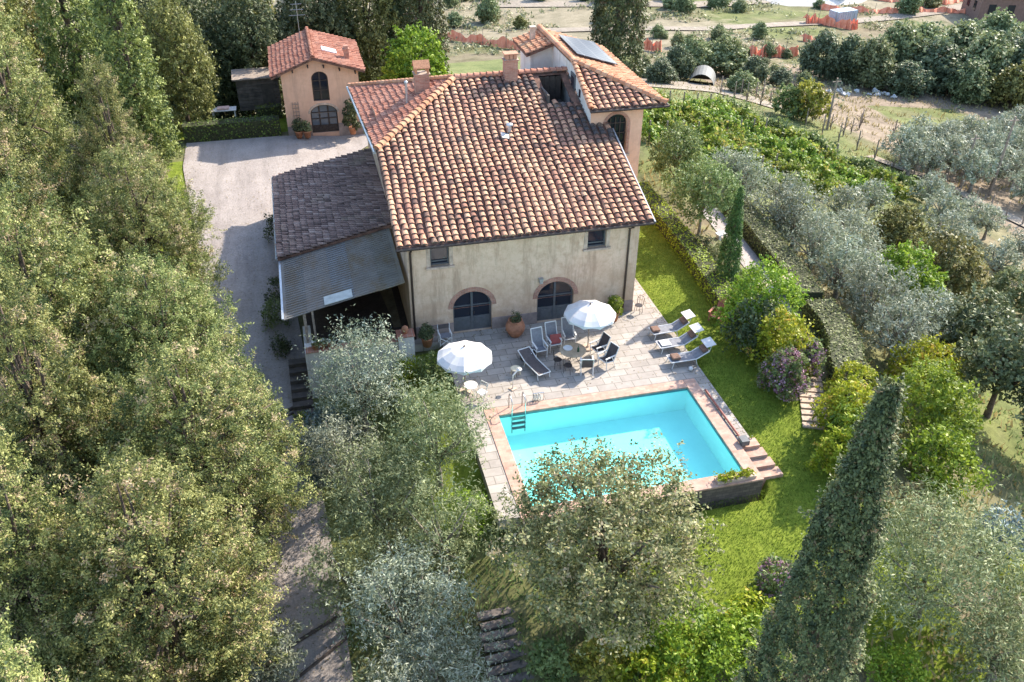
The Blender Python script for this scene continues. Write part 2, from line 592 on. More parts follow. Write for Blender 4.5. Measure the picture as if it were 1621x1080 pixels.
M['shade'] = mat_plain('dark_shade', (0.09, 0.075, 0.065), 0.9, var=0.2)  # dark colour standing in for shade, as in the sunk roof terrace

def mat_glass(name, c=(0.014, 0.018, 0.028)):
    m, nt, b, o = new_mat(name)
    b.inputs['Base Color'].default_value = (*c, 1)
    b.inputs['Roughness'].default_value = 0.06
    b.inputs['Specular IOR Level'].default_value = 0.45
    bump(nt, b, noise(nt, 2.0, 2), 0.05, 0.05)
    return m
M['glass'] = mat_glass('window_glass')

def mat_tile(name, stops, lichen, moss, dirt=0.45, lscale=0.5):
    """fired clay tiles: a tone of its own for every tile, lichen and sooty moss in patches"""
    m, nt, b, o = new_mat(name)
    t = attr(nt, 'tone')
    c = ramp(nt, t.outputs['Fac'], stops)
    n1 = noise(nt, lscale, 7, 0.75)
    c = mixc(nt, ramp(nt, n1, [(0.53, (0, 0, 0)), (0.68, (0.65, 0.65, 0.65))]), c, lichen)
    n2 = noise(nt, 0.42, 8, 0.8)
    c = mixc(nt, ramp(nt, n2, [(0.54, (0, 0, 0)), (0.72, (dirt,) * 3)]), c, moss)
    n3 = noise(nt, 11, 4, 0.7)
    c = mixc(nt, 1.0, c, ramp(nt, n3, [(0.3, (0.68, 0.66, 0.64)), (0.7, (1.18, 1.18, 1.18))]), 'MULTIPLY')
    nt.links.new(c, b.inputs['Base Color'])
    b.inputs['Roughness'].default_value = 0.88
    b.inputs['Specular IOR Level'].default_value = 0.25
    bump(nt, b, n3, 0.35, 0.02)
    return m
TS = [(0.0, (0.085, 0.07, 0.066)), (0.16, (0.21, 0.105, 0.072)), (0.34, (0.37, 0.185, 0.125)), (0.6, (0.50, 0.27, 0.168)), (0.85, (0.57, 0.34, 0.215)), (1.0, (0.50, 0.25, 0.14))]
M['tile'] = mat_tile('weathered_tiles', TS, (0.56, 0.38, 0.24), (0.10, 0.085, 0.075), 0.8)
TR = [(0.0, (0.20, 0.08, 0.055)), (0.4, (0.40, 0.165, 0.105)), (0.8, (0.50, 0.25, 0.17)), (1.0, (0.36, 0.15, 0.10))]
M['tile_red'] = mat_tile('red_tiles', TR, (0.44, 0.25, 0.18), (0.12, 0.075, 0.06), 0.6)
TO = [(0.0, (0.28, 0.11, 0.06)), (0.4, (0.48, 0.215, 0.115)), (0.8, (0.56, 0.31, 0.185)), (1.0, (0.42, 0.18, 0.11))]
M['tile_orange'] = mat_tile('orange_tiles', TO, (0.55, 0.37, 0.20), (0.18, 0.095, 0.065), 0.6, 0.8)
TD = [(0.0, (0.09, 0.065, 0.055)), (0.4, (0.19, 0.125, 0.105)), (0.75, (0.28, 0.19, 0.155)), (1.0, (0.36, 0.27, 0.23))]
M['tile_dark'] = mat_tile('dark_tiles', TD, (0.30, 0.24, 0.17), (0.085, 0.075, 0.07), 0.6)
M['deck'] = mat_plain('roof_pan_tiles', (0.19, 0.10, 0.07), 0.95, var=0.3, scale=2)
M['chimney'] = mat_brick('chimney_brick', (0.36, 0.14, 0.09), (0.44, 0.22, 0.15), (0.36, 0.28, 0.22))

def in_poly(p, poly):
    x, y = p
    c = False
    j = len(poly) - 1
    for i in range(len(poly)):
        (xi, yi), (xj, yj) = poly[i], poly[j]
        if (yi > y) != (yj > y) and x < (xj - xi) * (y - yi) / (yj - yi) + xi: c = not c
        j = i
    return c

def tile_roof(mb, O, ud, wd, poly, pu, pw, r, rr, holes=(), seg=6, tone=(0.0, 1.0), over=0.25, lift0=0.0, soot_shadow=None):
    """rows of overlapping half-barrel tiles on the plane O + a*ud + b*wd, clipped to poly in (a, b)"""
    O, ud, wd = Vector(O), Vector(ud).normalized(), Vector(wd).normalized()
    nd = ud.cross(wd).normalized()
    if nd.z < 0: nd = -nd
    ph1, ph2 = rr.uniform(0, 6), rr.uniform(0, 6)
    a0, a1 = min(p[0] for p in poly), max(p[0] for p in poly)
    b0, b1 = min(p[1] for p in poly), max(p[1] for p in poly)
    na = max(1, round((a1 - a0) / pu))
    pu = (a1 - a0) / na
    for i in range(na):
        a = a0 + (i + 0.5) * pu
        wob = rr.uniform(-0.02, 0.02)
        ctone = rr.uniform(-0.08, 0.08)
        b = b0 + rr.uniform(-0.04, 0.03)
        while b < b1:
            if in_poly((a, b + pw * 0.5), poly) and not any(in_poly((a, b + pw * 0.5), h) for h in holes):
                L = pw * (1 + over)
                da, sk = wob + rr.uniform(-0.018, 0.018), rr.uniform(-0.025, 0.025)
                lift = lift0 + rr.uniform(0.0, 0.018) + 0.022 * (1 + math.sin(a * 0.8 + ph1) * math.sin(b * 0.55 + ph2))
                slip = (rr.uniform(-0.06, 0.06) if rr.random() < 0.09 else 0.0) + 0.03 * math.sin(b * 0.9 + ph2 + a * 0.3)
                tn = min(tone[1], max(tone[0], rr.triangular(0.12, 1, 0.55) + ctone)) if rr.random() > 0.03 else rr.choice((0.08, 1.0))
                if soot_shadow: tn = max(0.0, min(1.0, tn - soot_shadow(a, b) * rr.uniform(0.4, 1.2)))
                vs = []
                for e, (bb, rad, h) in enumerate(((b, r * 1.06, 0.05 + lift), (b + L, r * 0.86, 0.012))):
                    for k in range(seg + 1):
                        th = math.pi * k / seg
                        vs.append(O + ud * (a + da + slip + (sk if e else 0) - rad * math.cos(th)) + wd * bb + nd * (h + rad * 0.72 * math.sin(th)))
                fs = [(k, k + 1, seg + 2 + k, seg + 1 + k) for k in range(seg)]
                mb.add(vs, fs, tn)
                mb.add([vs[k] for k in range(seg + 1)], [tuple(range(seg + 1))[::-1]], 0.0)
            b += pw * rr.uniform(0.97, 1.03)

def cap_tiles(mb, p, q, step, r, rr, up=(0, 0, 1), tone=(0.3, 1.0), seg=6):
    p, q = Vector(p), Vector(q)
    d = q - p
    n = max(1, round(d.length / step))
    d.normalize()
    s = d.cross(Vector(up)).normalized()
    u = s.cross(d)
    for i in range(n):
        a = p + d * (i * step)
        vs = []
        for e, (t, rad, h) in enumerate(((0, r * 1.1, 0.04), (step * 1.25, r * 0.9, 0.0))):
            for k in range(seg + 1):
                th = math.pi * k / seg
                vs.append(a + d * t - s * rad * math.cos(th) + u * (rad * math.sin(th) * 0.85 + h - 0.02))
        mb.add(vs, [(k, k + 1, seg + 2 + k, seg + 1 + k) for k in range(seg)], rr.uniform(*tone))
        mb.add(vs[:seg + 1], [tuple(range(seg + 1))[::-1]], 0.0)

def arch_pts(x0, x1, z0, zs, zt, n=14, y=0.0):
    """outline of an opening with a round or segmental head, in the XZ plane"""
    c, w, h = (x0 + x1) / 2, (x1 - x0) / 2, zt - zs
    return [(x0, y, z0), (x1, y, z0)] + [(c + w * math.cos(math.pi * k / n), y, zs + h * math.sin(math.pi * k / n)) for k in range(n + 1)]

def jambs(mb, loop, dy):
    k = len(loop)
    vs = [Vector(p) for p in loop] + [Vector(p) + Vector((0, dy, 0)) for p in loop]
    mb.add(vs, [(i, (i + 1) % k, k + (i + 1) % k, k + i) for i in range(k)])

house = thing('farmhouse', 'large cream stuccoed farmhouse under a weathered clay tile roof beside the pool terrace', 'house')
HW, EZ, SL = 11.5, 5.35, 0.33
def fz(y): return EZ + SL * (y + 0.5)          # front roof plane
RY = 11.1; RZ = fz(RY); BZ = 6.75; BY = 18.5; AX = 4.5
win_spec = [(1.08, 1.99, 3.93, 5.20), (8.83, 9.79, 3.97, 5.24)]
door_spec = [(2.08, 4.02, 0.0, 1.45, 2.32), (6.36, 8.26, 0.0, 1.45, 2.32)]
holes = [[(a, 0, c), (b, 0, c), (b, 0, d), (a, 0, d)] for a, b, c, d in win_spec]
holes += [arch_pts(*d) for d in door_spec]
mb = MB()
mb.sheet([[(0, 0, -0.6), (HW, 0, -0.6), (HW, 0, 5.36), (0, 0, 5.36)]] + holes)
for h in holes: jambs(mb, h, 0.28)
for xx in (0.0, HW):
    mb.poly([(xx, 0, -3), (xx, 0, 5.36), (xx, 6, 7.30), (xx, RY, RZ - 0.16 if xx else 7.75), (xx, BY - 0.5, 6.7), (xx, BY - 0.5, -3)])
mb.poly([(0, BY - 0.5, -1), (HW, BY - 0.5, -1), (HW, BY - 0.5, 6.7), (0, BY - 0.5, 6.7)])
mb.build('wall', M['stucco'], house)
for a, b in ((-0.003, 2.08), (4.02, 6.36), (8.26, HW + 0.003)):   # rough grey plinth, interrupted at the doors
    MB().box(((a + b) / 2, -0.02, 0.18), (b - a, 0.05, 0.96)).build('plinth', M['plinth'], house)

for (a, b, c, d) in win_spec:
    m1 = MB()                                    # stone surround
    for q in (((a + b) / 2, d + 0.07, b - a + 0.36, 0.14), (a - 0.09, (c + d) / 2, 0.18, d - c), (b + 0.09, (c + d) / 2, 0.18, d - c)):
        m1.box((q[0], -0.012, q[1]), (q[2], 0.03, q[3]))
    w = m1.build('window', M['stone'], house)
    m1 = MB().box(((a + b) / 2, -0.05, c - 0.05), (b - a + 0.46, 0.16, 0.10))
    m1.build('sill', M['stone'], w)
    m1 = MB()
    for q in ((a + 0.035, (c + d) / 2, 0.07, d - c), (b - 0.035, (c + d) / 2, 0.07, d - c)):
        m1.box((q[0], 0.17, q[1]), (q[2], 0.06, q[3]))
    for z in (c + 0.05, d - 0.035, c + (d - c) * 0.17): m1.box(((a + b) / 2, 0.172, z), (b - a, 0.05, 0.06))
    m1.build('frame', M['wood_grey'], w)
    m1 = MB().poly([(a, 0.2, c), (b, 0.2, c), (b, 0.2, d), (a, 0.2, d)])
    m1.build('pane', M['glass'], w)

def arched_door(parent, spec, y, low, mw, mg, mull=(0.5,), rails=(0.62,), panel=0.78, fr=0.08):
    a, b, z0, zs, zt = spec
    m1 = MB()
    out = arch_pts(a, b, z0, zs, zt, 18, y)
    inn = arch_pts(a + fr, b - fr, z0 + 0.02, zs, zt - fr, 18, y)
    m1.slab([out, inn], (0, 0.07, 0))
    for f in mull:
        x = a + (b - a) * f
        m1.box((x, y + 0.03, (z0 + zt) / 2), (0.11, 0.075, zt - z0 - 0.05))
    for f in rails:
        z = z0 + (zt - z0) * f
        m1.box(((a + b) / 2, y + 0.032, z), (b - a - 0.12, 0.06, 0.06))
    if panel:
        m1.box(((a + b) / 2, y + 0.045, z0 + panel / 2), (b - a - 0.1, 0.05, panel))
        for s in (0.27, 0.73): m1.box((a + (b - a) * s, y + 0.015, z0 + panel / 2), ((b - a) * 0.3, 0.03, panel * 0.62))
    d = m1.build('door', mw, parent)
    m2 = MB().sheet([arch_pts(a + 0.02, b - 0.02, z0 + 0.02, zs, zt - 0.02, 18, y + 0.06)])
    m2.build('pane', mg, d)
    return d
for sp in door_spec:
    d = arched_door(house, sp, 0.17, True, M['wood_grey'], M['glass'])
    a, b, z0, zs, zt = sp
    m1 = MB()                                    # brick arch ring
    m1.slab([arch_pts(a - 0.24, b + 0.24, zs, zs, zt + 0.24, 22, -0.02), arch_pts(a, b, zs - 0.001, zs, zt, 22, -0.02)], (0, 0.03, 0))
    m1.build('arch', M['brick'], d)
    m1 = MB().tube([((a + b) / 2 + 0.09, 0.1, 0.95), ((a + b) / 2 + 0.09, 0.1, 1.1)], 0.02)
    m1.build('handle', M['metal_brown'], d)

# main roof
rr = random.Random(3)
cut = [(9.2, 8.5), (10.5, 8.5), (10.5, 10.88), (9.2, 10.88)]     # the sunk roof terrace beside the tower
def F3(x, y, dz=0.0): return (x, y, fz(y) + dz)
mb = MB()
mb.slab([[F3(-0.5, -0.5), F3(11.95, -0.5), F3(11.95, RY), F3(AX, RY), F3(-0.5, 6.0)], [F3(*p) for p in cut][::-1]], (0, 0, -0.13))
mb.slab([[(-0.5, 6.0, fz(6.0)), (AX, RY, RZ), (-0.8, BY, BZ)]], (0, 0, -0.13))
mb.slab([[(AX, RY, RZ), (11.95, RY, RZ), (11.95, BY, BZ), (-0.8, BY, BZ)]], (0, 0, -0.13))
deck = mb.build('roof', M['deck'], house)
mb = MB()
ws = math.sqrt(1 + SL * SL)
poly = [(0, 0), (12.45, 0), (12.45, (RY + 0.5) * ws), (5.0, (RY + 0.5) * ws), (0, 6.5 * ws)]
hole = [((x + 0.5) - (0.25 if x < 10 else -0.25), (y + 0.5) * ws) for x, y in cut]
def soot_shadow(a, b):                                  # soot and moss below the ridge chimney; stain and painted shadow along the tower
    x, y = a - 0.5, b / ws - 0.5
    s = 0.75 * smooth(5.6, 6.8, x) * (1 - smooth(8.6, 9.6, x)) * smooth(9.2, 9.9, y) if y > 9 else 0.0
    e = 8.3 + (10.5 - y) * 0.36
    t = 0.8 * smooth(e, e + 0.7, x) * (1 - smooth(e + 1.4, e + 2.6, x) * 0.35) * smooth(3.9, 5.4, y + 0.5 * math.sin(x * 2.7))  # tower's cast shadow, darkened into the tile tones
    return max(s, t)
tile_roof(mb, (-0.5, -0.5, EZ), (1, 0, 0), (0, 1, SL), poly, 0.375, 0.345, 0.145, rr, holes=[hole], soot_shadow=soot_shadow)
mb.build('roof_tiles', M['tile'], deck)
# west hip, smaller red tiles
mb = MB()
P0, P1, P2 = Vector((-0.5, 6.0, fz(6.0))), Vector((-0.8, BY, BZ)), Vector((AX, RY, RZ))
ud = (P1 - P0).normalized()
nrm = ud.cross(P2 - P0).normalized()
wd = nrm.cross(ud) if nrm.cross(ud).z > 0 else -nrm.cross(ud)
q2 = ((P2 - P0).dot(ud), (P2 - P0).dot(wd))
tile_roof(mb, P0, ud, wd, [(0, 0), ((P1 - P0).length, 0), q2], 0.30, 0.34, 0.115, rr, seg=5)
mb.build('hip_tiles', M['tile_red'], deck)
mb = MB()
tile_roof(mb, (12.0, BY, BZ), (-1, 0, 0), (0, RY - BY, RZ - BZ), [(0, 0), (12.6, 0), (7.5, 7.75), (0.1, 7.75)], 0.43, 0.385, 0.165, rr, seg=4)
mb.build('back_tiles', M['tile'], deck)
mb = MB()
cap_tiles(mb, P0 + Vector((0, 0, 0.1)), P2 + Vector((0, 0, 0.12)), 0.36, 0.19, rr)
cap_tiles(mb, P1 + Vector((0, 0, 0.1)), P2 + Vector((0, 0, 0.12)), 0.36, 0.17, rr)
mb.build('hip_ridge_tiles', M['tile_orange'], deck)
mb = MB()
cap_tiles(mb, (AX, RY, RZ + 0.12), (11.9, RY, RZ + 0.12), 0.36, 0.18, rr)
mb.build('ridge_tiles', M['tile_red'], deck)
# gutters, fascias, downpipes
mb = MB()
mb.tube([(-0.55, -0.6, EZ - 0.06), (12.0, -0.6, EZ - 0.06)], 0.075, 8)
mb.build('gutter', M['metal_brown'], house)
mb = MB()
mb.tube([(12.0, -0.62, EZ + 0.0), (12.02, 6.1, fz(6.1) + 0.04)], 0.055, 6)
mb.build('verge_trim', M['metal_zinc'], house)
mb = MB().tube([(-0.62, 5.8, fz(6) - 0.02), (-0.92, BY + 0.1, BZ - 0.02)], 0.07, 8)
mb.build('gutter', M['metal_zinc'], house)
for x in (0.14, 10.95):
    mb = MB().tube([(x, -0.55, EZ - 0.08), (x, -0.5, EZ - 0.22), (x, -0.08, EZ - 0.5), (x, -0.08, 0.02)], 0.055, 8)
    mb.build('downpipe', M['metal_brown'], house)
# wooden rafters under the front eave
for k in range(26):
    MB().box((0.0 + k * 0.46, -0.24, fz(-0.24) - 0.2), (0.09, 0.5, 0.11)).build('rafter', M['wood_dark'], house)
# chimneys
def chimney(x, y, base, h, w, d, style):
    m1 = MB().box((x, y, base + h / 2), (w, d, h))
    m1.box((x, y, base + h + 0.03), (w + 0.12, d + 0.12, 0.07))
    c = m1.build('chimney', M['chimney'], house)
    m1 = MB()
    zt = base + h + 0.07
    if style:                                    # little saddle of tiles on brick legs
        for sx in (-1, 1):
            for sy in (-1, 1): m1.box((x + sx * (w / 2 - 0.06), y + sy * (d / 2 - 0.06), zt + 0.14), (0.12, 0.12, 0.3))
        k = 0.06
        m1.slab([[(x - w / 2 - k, y - d / 2 - k, zt + 0.28), (x + w / 2 + k, y - d / 2 - k, zt + 0.28), (x + w / 2 + k, y, zt + 0.62), (x - w / 2 - k, y, zt + 0.62)]], (0, 0, 0.06))
        m1.slab([[(x - w / 2 - k, y + d / 2 + k, zt + 0.28), (x + w / 2 + k, y + d / 2 + k, zt + 0.28), (x + w / 2 + k, y, zt + 0.62), (x - w / 2 - k, y, zt + 0.62)]], (0, 0, 0.06))
    else:                                        # row of upright tiles
        for s in (-0.3, 0.0, 0.3):
            m1.box((x + s * w, y, zt + 0.13), (w * 0.26, d * 0.95, 0.26))
        m1.box((x, y, zt + 0.29), (w + 0.06, d + 0.06, 0.06))
    m1.build('chimney_cap', M['tile_orange'] if style else M['tile'], c)
chimney(7.55, 10.75, 8.7, 1.45, 0.72, 0.55, 0)
chimney(2.75, 11.6, 8.1, 1.35, 0.78, 0.62, 1)
# small vent on the front slope, flue on the hip
mb = MB().tube([(6.45, 6.4, fz(6.4)), (6.45, 6.4, fz(6.4) + 0.5)], 0.1, 10)
mb.lathe([(0.19, 0.5), (0.17, 0.56), (0.02, 0.62)], 12, (6.45, 6.4, fz(6.4)))
mb.box((6.2, 6.1, fz(6.1) + 0.13), (0.55, 0.4, 0.08), rot=Matrix.Rotation(0.32, 3, 'X') @ Matrix.Rotation(0.3, 3, 'Y'))
mb.build('roof_vent', M['metal_zinc'], house)
mb = MB().tube([(1.75, 10.6, 8.2), (1.75, 10.6, 9.35)], 0.06, 8)
mb.lathe([(0.11, 1.13), (0.10, 1.2), (0.02, 1.26)], 10, (1.75, 10.6, 8.2))
mb.build('flue', M['metal_zinc'], house)
# sunk roof terrace
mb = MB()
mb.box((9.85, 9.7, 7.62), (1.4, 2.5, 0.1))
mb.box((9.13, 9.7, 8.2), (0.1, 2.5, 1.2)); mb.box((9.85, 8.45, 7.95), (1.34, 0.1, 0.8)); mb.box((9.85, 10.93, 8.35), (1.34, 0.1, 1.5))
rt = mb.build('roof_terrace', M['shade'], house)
mb = MB()
for k in range(4): mb.box((9.35 + k * 0.33, 10.86, 8.4), (0.29, 0.05, 1.3))
mb.build('shutter', M['wood_dark'], rt)

# ---- tower
TZ = 8.65; tsl = 0.355
mb = MB()
tw = dict(x0=10.9, x1=13.85, y0=6.55, y1=16.5)
wspec = (11.75, 13.0, 5.95, 7.55, 8.18)
h = arch_pts(*wspec, 14, tw['y0'])
mb.sheet([[(tw['x0'], tw['y0'], 4.0), (HW + 0.01, tw['y0'], 4.0), (HW + 0.01, tw['y0'], -0.6), (tw['x1'], tw['y0'], -0.6), (tw['x1'], tw['y0'], 8.70), (tw['x0'], tw['y0'], 8.72)], h])
jambs(mb, h, 0.3)
mb.poly([(tw['x1'], tw['y0'], -0.6), (tw['x1'], tw['y1'], -0.6), (tw['x1'], tw['y1'], 8.9), (tw['x1'], tw['y0'], 8.7)])
mb.poly([(HW + 0.01, tw['y1'], -0.6), (tw['x1'], tw['y1'], -0.6), (tw['x1'], tw['y1'], 8.9), (HW + 0.01, tw['y1'], 9.6)])
tower = mb.build('tower_wall', M['stucco_peach'], house)
mb = MB()
mb.poly([(tw['x0'], tw['y0'], 6.5), (tw['x0'], tw['y0'], 8.72), (tw['x0'], 9.9, 9.92), (tw['x0'], 14.1, 9.92), (tw['x0'], 14.1, 6.5)])
mb.poly([(9.6, 14.1, 7.5), (tw['x0'], 14.1, 7.5), (tw['x0'], 14.1, 9.92), (9.6, 14.1, 9.48)])
mb.poly([(9.6, 14.1, 7.5), (9.6, 14.1, 9.48), (9.6, 16.5, 9.48), (9.6, 16.5, 6.5)])
mb.poly([(9.6, 16.5, 6.5), (9.6, 16.5, 9.48), (10.9, 16.5, 9.92), (HW, 16.5, 9.6), (HW, 16.5, 6.5)])
mb.build('side_wall', M['stucco_white'], tower)
a, b, z0, zs, zt = wspec
m1 = MB()
m1.slab([arch_pts(a - 0.16, b + 0.16, z0 - 0.02, zs, zt + 0.16, 16, tw['y0'] - 0.03), arch_pts(a, b, z0, zs, zt, 16, tw['y0'] - 0.03)], (0, 0.04, 0))
w = m1.build('window', M['brick'], house)
m1 = MB()
yy = tw['y0'] + 0.2
for f in (0.04, 0.28, 0.5, 0.72, 0.96): m1.box((a + (b - a) * f, yy, (z0 + zt) / 2 - 0.1), (0.05, 0.05, zt - z0 - 0.3))
for f in (0.03, 0.25, 0.5, 0.75): m1.box(((a + b) / 2, yy, z0 + (zt - z0) * f), (b - a, 0.045, 0.05))
m1.build('frame', M['wood_dark'], w)
m1 = MB().sheet([arch_pts(a, b, z0, zs, zt, 14, yy + 0.05)])
m1.build('pane', M['glass'], w)
m1 = MB().box(((a + b) / 2, tw['y0'] - 0.05, z0 - 0.06), (b - a + 0.4, 0.2, 0.1))
m1.build('sill', M['stone'], w)
m1 = MB().box((tw['x0'] - 0.03, 9.75, 8.65), (0.06, 0.8, 1.7))
d = m1.build('door', M['wood_grey'], house)
m1 = MB().box((tw['x0'] - 0.06, 9.75, 8.95), (0.02, 0.5, 0.75))
m1.build('pane', M['glass'], d)
m1 = MB().box((tw['x0'] - 0.012, 8.55, 8.75), (0.03, 0.28, 0.42))
w = m1.build('window', M['glass'], house)
# tower roof
mb = MB()
A, B_, Cc = (10.72, 6.1, TZ), (14.95, 6.1, TZ), (10.9, 9.9, 10.0)
mb.slab([[A, B_, Cc]], (0, 0, -0.12))
mb.slab([[B_, (14.95, 17.0, TZ), (10.9, 17.0, 10.0), Cc]], (0, 0, -0.12))
mb.slab([[(9.25, 13.7, 9.45), (10.9, 13.7, 10.0), (10.9, 17.0, 10.0), (9.25, 17.0, 9.45)]], (0, 0, -0.12))
tr_ = mb.build('tower_roof', M['deck'], house)
mb = MB()
fs_ = math.hypot(3.8, 1.35)
tile_roof(mb, A, (1, 0, 0), (0, 3.8, 1.35), [(0, 0), (4.23, 0), (0.2, fs_), (0.05, fs_)], 0.375, 0.345, 0.145, rr)
mb.build('front_tiles', M['tile'], tr_)
mb = MB()
es_ = math.hypot(4.05, 1.35)
tile_roof(mb, B_, (0, 1, 0), (-4.05, 0, 1.35), [(0, 0), (10.9, 0), (10.9, es_), (3.8, es_)], 0.32, 0.36, 0.125, rr, seg=5)
wl = math.hypot(1.65, 0.55)
tile_roof(mb, (9.25, 13.7, 9.45), (0, 1, 0), (1.65, 0, 0.55), [(0, 0), (3.3, 0), (3.3, wl), (0, wl)], 0.32, 0.36, 0.125, rr, seg=5)
mb.build('side_tiles', M['tile_orange'], tr_)
mb = MB()
cap_tiles(mb, (14.95, 6.1, TZ + 0.1), (10.9, 9.9, 10.12), 0.36, 0.2, rr)
cap_tiles(mb, (10.75, 6.1, TZ + 0.1), (10.9, 9.9, 10.12), 0.36, 0.15, rr)
cap_tiles(mb, (10.9, 17.0, 10.12), (10.9, 9.8, 10.12), 0.36, 0.17, rr)
mb.build('ridge_tiles', M['tile_orange'], tr_)
mb = MB().tube([(10.7, 6.0, TZ - 0.05), (15.05, 6.0, TZ - 0.05)], 0.07, 8)
mb.tube([(15.05, 6.0, TZ - 0.05), (15.05, 17.0, TZ - 0.05)], 0.07, 8)
mb.build('gutter', M['metal_brown'], house)
m, nt, b, o = new_mat('solar_panel')
tc = nt.nodes.new('ShaderNodeTexCoord')
br = nt.nodes.new('ShaderNodeTexBrick')
br.offset = 0.0
for k_, v_ in (('Scale', 1.0), ('Brick Width', 1.0), ('Row Height', 0.55), ('Mortar Size', 0.02)): br.inputs[k_].default_value = v_
br.inputs['Color1'].default_value = (0.045, 0.055, 0.075, 1); br.inputs['Color2'].default_value = (0.06, 0.07, 0.09, 1); br.inputs['Mortar'].default_value = (0.22, 0.23, 0.24, 1)
nt.links.new(tc.outputs['Object'], br.inputs[0]); nt.links.new(br.outputs[0], b.inputs['Base Color'])
b.inputs['Roughness'].default_value = 0.35; b.inputs['Specular IOR Level'].default_value = 0.25
M['panel'] = m
def E3(x, y, dz): return (x, y, 10.0 - (x - 10.9) / 3.0 + dz)
mb = MB().slab([[E3(11.55, 11.3, 0.30), E3(14.15, 11.7, 0.28), E3(14.3, 16.6, 0.28), E3(11.65, 15.4, 0.30)]], (0, 0, -0.06))
mb.build('solar_panel', M['panel'], house)
mb = MB().box((10.1, 15.6, 10.0), (0.28, 0.28, 1.0))
mb.box((10.1, 15.6, 10.53), (0.38, 0.38, 0.07))
mb.build('chimney', M['stone'], house)
# wall lamp over the right door, lamp under the left eave
mb = MB().box((6.5, -0.1, 2.5), (0.16, 0.2, 0.22)); mb.box((6.5, -0.1, 2.63), (0.22, 0.26, 0.04))
mb.build('wall_lamp', M['metal_zinc'], house)

# ---- lean-to with tiled roof, sheet roof and porch
LX, LZ0, LZ1 = -6.05, 2.40, 3.72
def lz(x, dz=0): return LZ0 + (LZ1 - LZ0) * (x - LX) / (0 - LX) + dz
mb = MB()
mb.slab([[(LX, 5.3, lz(LX)), (0, 5.3, lz(0)), (0, 15.8, lz(0)), (LX, 15.8, lz(LX))]], (0, 0, -0.14))
lr = mb.build('lean_to_roof', M['deck'], house)
mb = MB()
ll_ = math.hypot(6.05, LZ1 - LZ0)
tile_roof(mb, (LX, 15.85, LZ0), (0, -1, 0), (6.05, 0, LZ1 - LZ0), [(0, 0), (10.55, 0), (10.55, ll_), (0, ll_)], 0.25, 0.36, 0.105, rr, seg=5, lift0=0.05)
mb.build('lean_to_tiles', M['tile_dark'], lr)
m, nt, b, o = new_mat('sheet_roof')
n1 = noise(nt, 0.7, 7, 0.75)
c = ramp(nt, n1, [(0.3, (0.105, 0.095, 0.08)), (0.5, (0.165, 0.152, 0.132)), (0.7, (0.24, 0.222, 0.195))])
c = mixc(nt, ramp(nt, noise(nt, 1.1, 6, 0.7, stretch=(1, 0.5, 1)), [(0.47, (0, 0, 0)), (0.62, (0.9, 0.9, 0.9))]), c, (0.145, 0.095, 0.04))
c = mixc(nt, 0.45, c, ramp(nt, attr(nt, 'tone').outputs['Fac'], [(0.0, (0.11, 0.085, 0.03)), (0.25, (0.13, 0.13, 0.13)), (0.45, (0.13, 0.095, 0.06)), (0.6, (0.16, 0.13, 0.11)), (1.0, (0.17, 0.18, 0.195))]))
nt.links.new(c, b.inputs['Base Color']); b.inputs['Roughness'].default_value = 0.75
bump(nt, b, noise(nt, 5, 5), 0.4, 0.05)
M['sheet'] = m
mb = MB()
SHT = (0.25, 0.6, 1.0, 0.45, 0.05)
for k in range(5):                               # overlapping sheets
    a, b2 = -5.95 + k * 1.12, -5.95 + (k + 1) * 1.12 + 0.12
    s0 = 0.012 * (k % 2)
    mb.slab([[(a, -0.42 + rr.uniform(-0.04, 0.04), lz(a, -0.16 + s0)), (b2, -0.42 + rr.uniform(-0.05, 0.05), lz(b2, -0.16 + s0)), (b2, 5.4, lz(b2, -0.16 + s0)), (a, 5.4, lz(a, -0.16 + s0))]], (0, 0, -0.035), SHT[k])
for k in range(26): mb.box((-3.1, -0.3 + k * 0.22, lz(-3.1, -0.145)), (5.5, 0.035, 0.03), rot=Matrix.Rotation(-math.atan((LZ1 - LZ0) / 6.05), 3, 'Y'))
sh = mb.build('sheet_roof', M['sheet'], house)
mb = MB().box((-3.35, 0.0, lz(-3.35, -0.10)), (1.35, 0.75, 0.03), rot=Matrix.Rotation(-0.2, 3, 'Y'))
mb.build('patch', mat_plain('pale_sheet', (0.42, 0.43, 0.39), 0.6), sh)
mb = MB().box((-5.98, 2.45, lz(-5.98, -0.15)), (0.1, 5.7, 0.06))
mb.build('edge_trim', M['metal_zinc'], sh)
mb = MB().tube([(LX - 0.06, 5.25, LZ0 - 0.02), (LX - 0.06, 15.9, LZ0 - 0.02)], 0.06, 8)
mb.build('gutter', M['metal_zinc'], lr)
mb = MB()                                        # walls of the lean-to and the porch back wall
mb.slab([[(-5.7, 5.6, -1.5), (-5.7, 15.5, -0.8), (-5.7, 15.5, lz(-5.7, -0.15)), (-5.7, 5.6, lz(-5.7, -0.15))]], (0.25, 0, 0))
mb.slab([[(-5.45, 5.6, -1.2), (0, 5.6, -1.2), (0, 5.6, lz(0, -0.15)), (-5.45, 5.6, lz(-5.45, -0.15))]], (0, 0.2, 0))
mb.slab([[(-5.45, 15.5, -1.2), (0, 15.5, -1.2), (0, 15.5, lz(0, -0.15)), (-5.45, 15.5, lz(-5.45, -0.15))]], (0, -0.2, 0))
mb.build('lean_to_wall', M['stucco'], house)
mb = MB().box((-2.55, -0.1 + 2.65, -0.16), (5.2, 6.05, 0.12))
mb.build('porch_floor', M['wood_dark'], house)
mb = MB()
for x in (-4.95, -4.62, -2.2): mb.box((x, -0.28, 1.25 + 0.03 * x), (0.14, 0.14, 2.45 + 0.2 * (x + 5) * 0.5), tone=.5)
mb = None
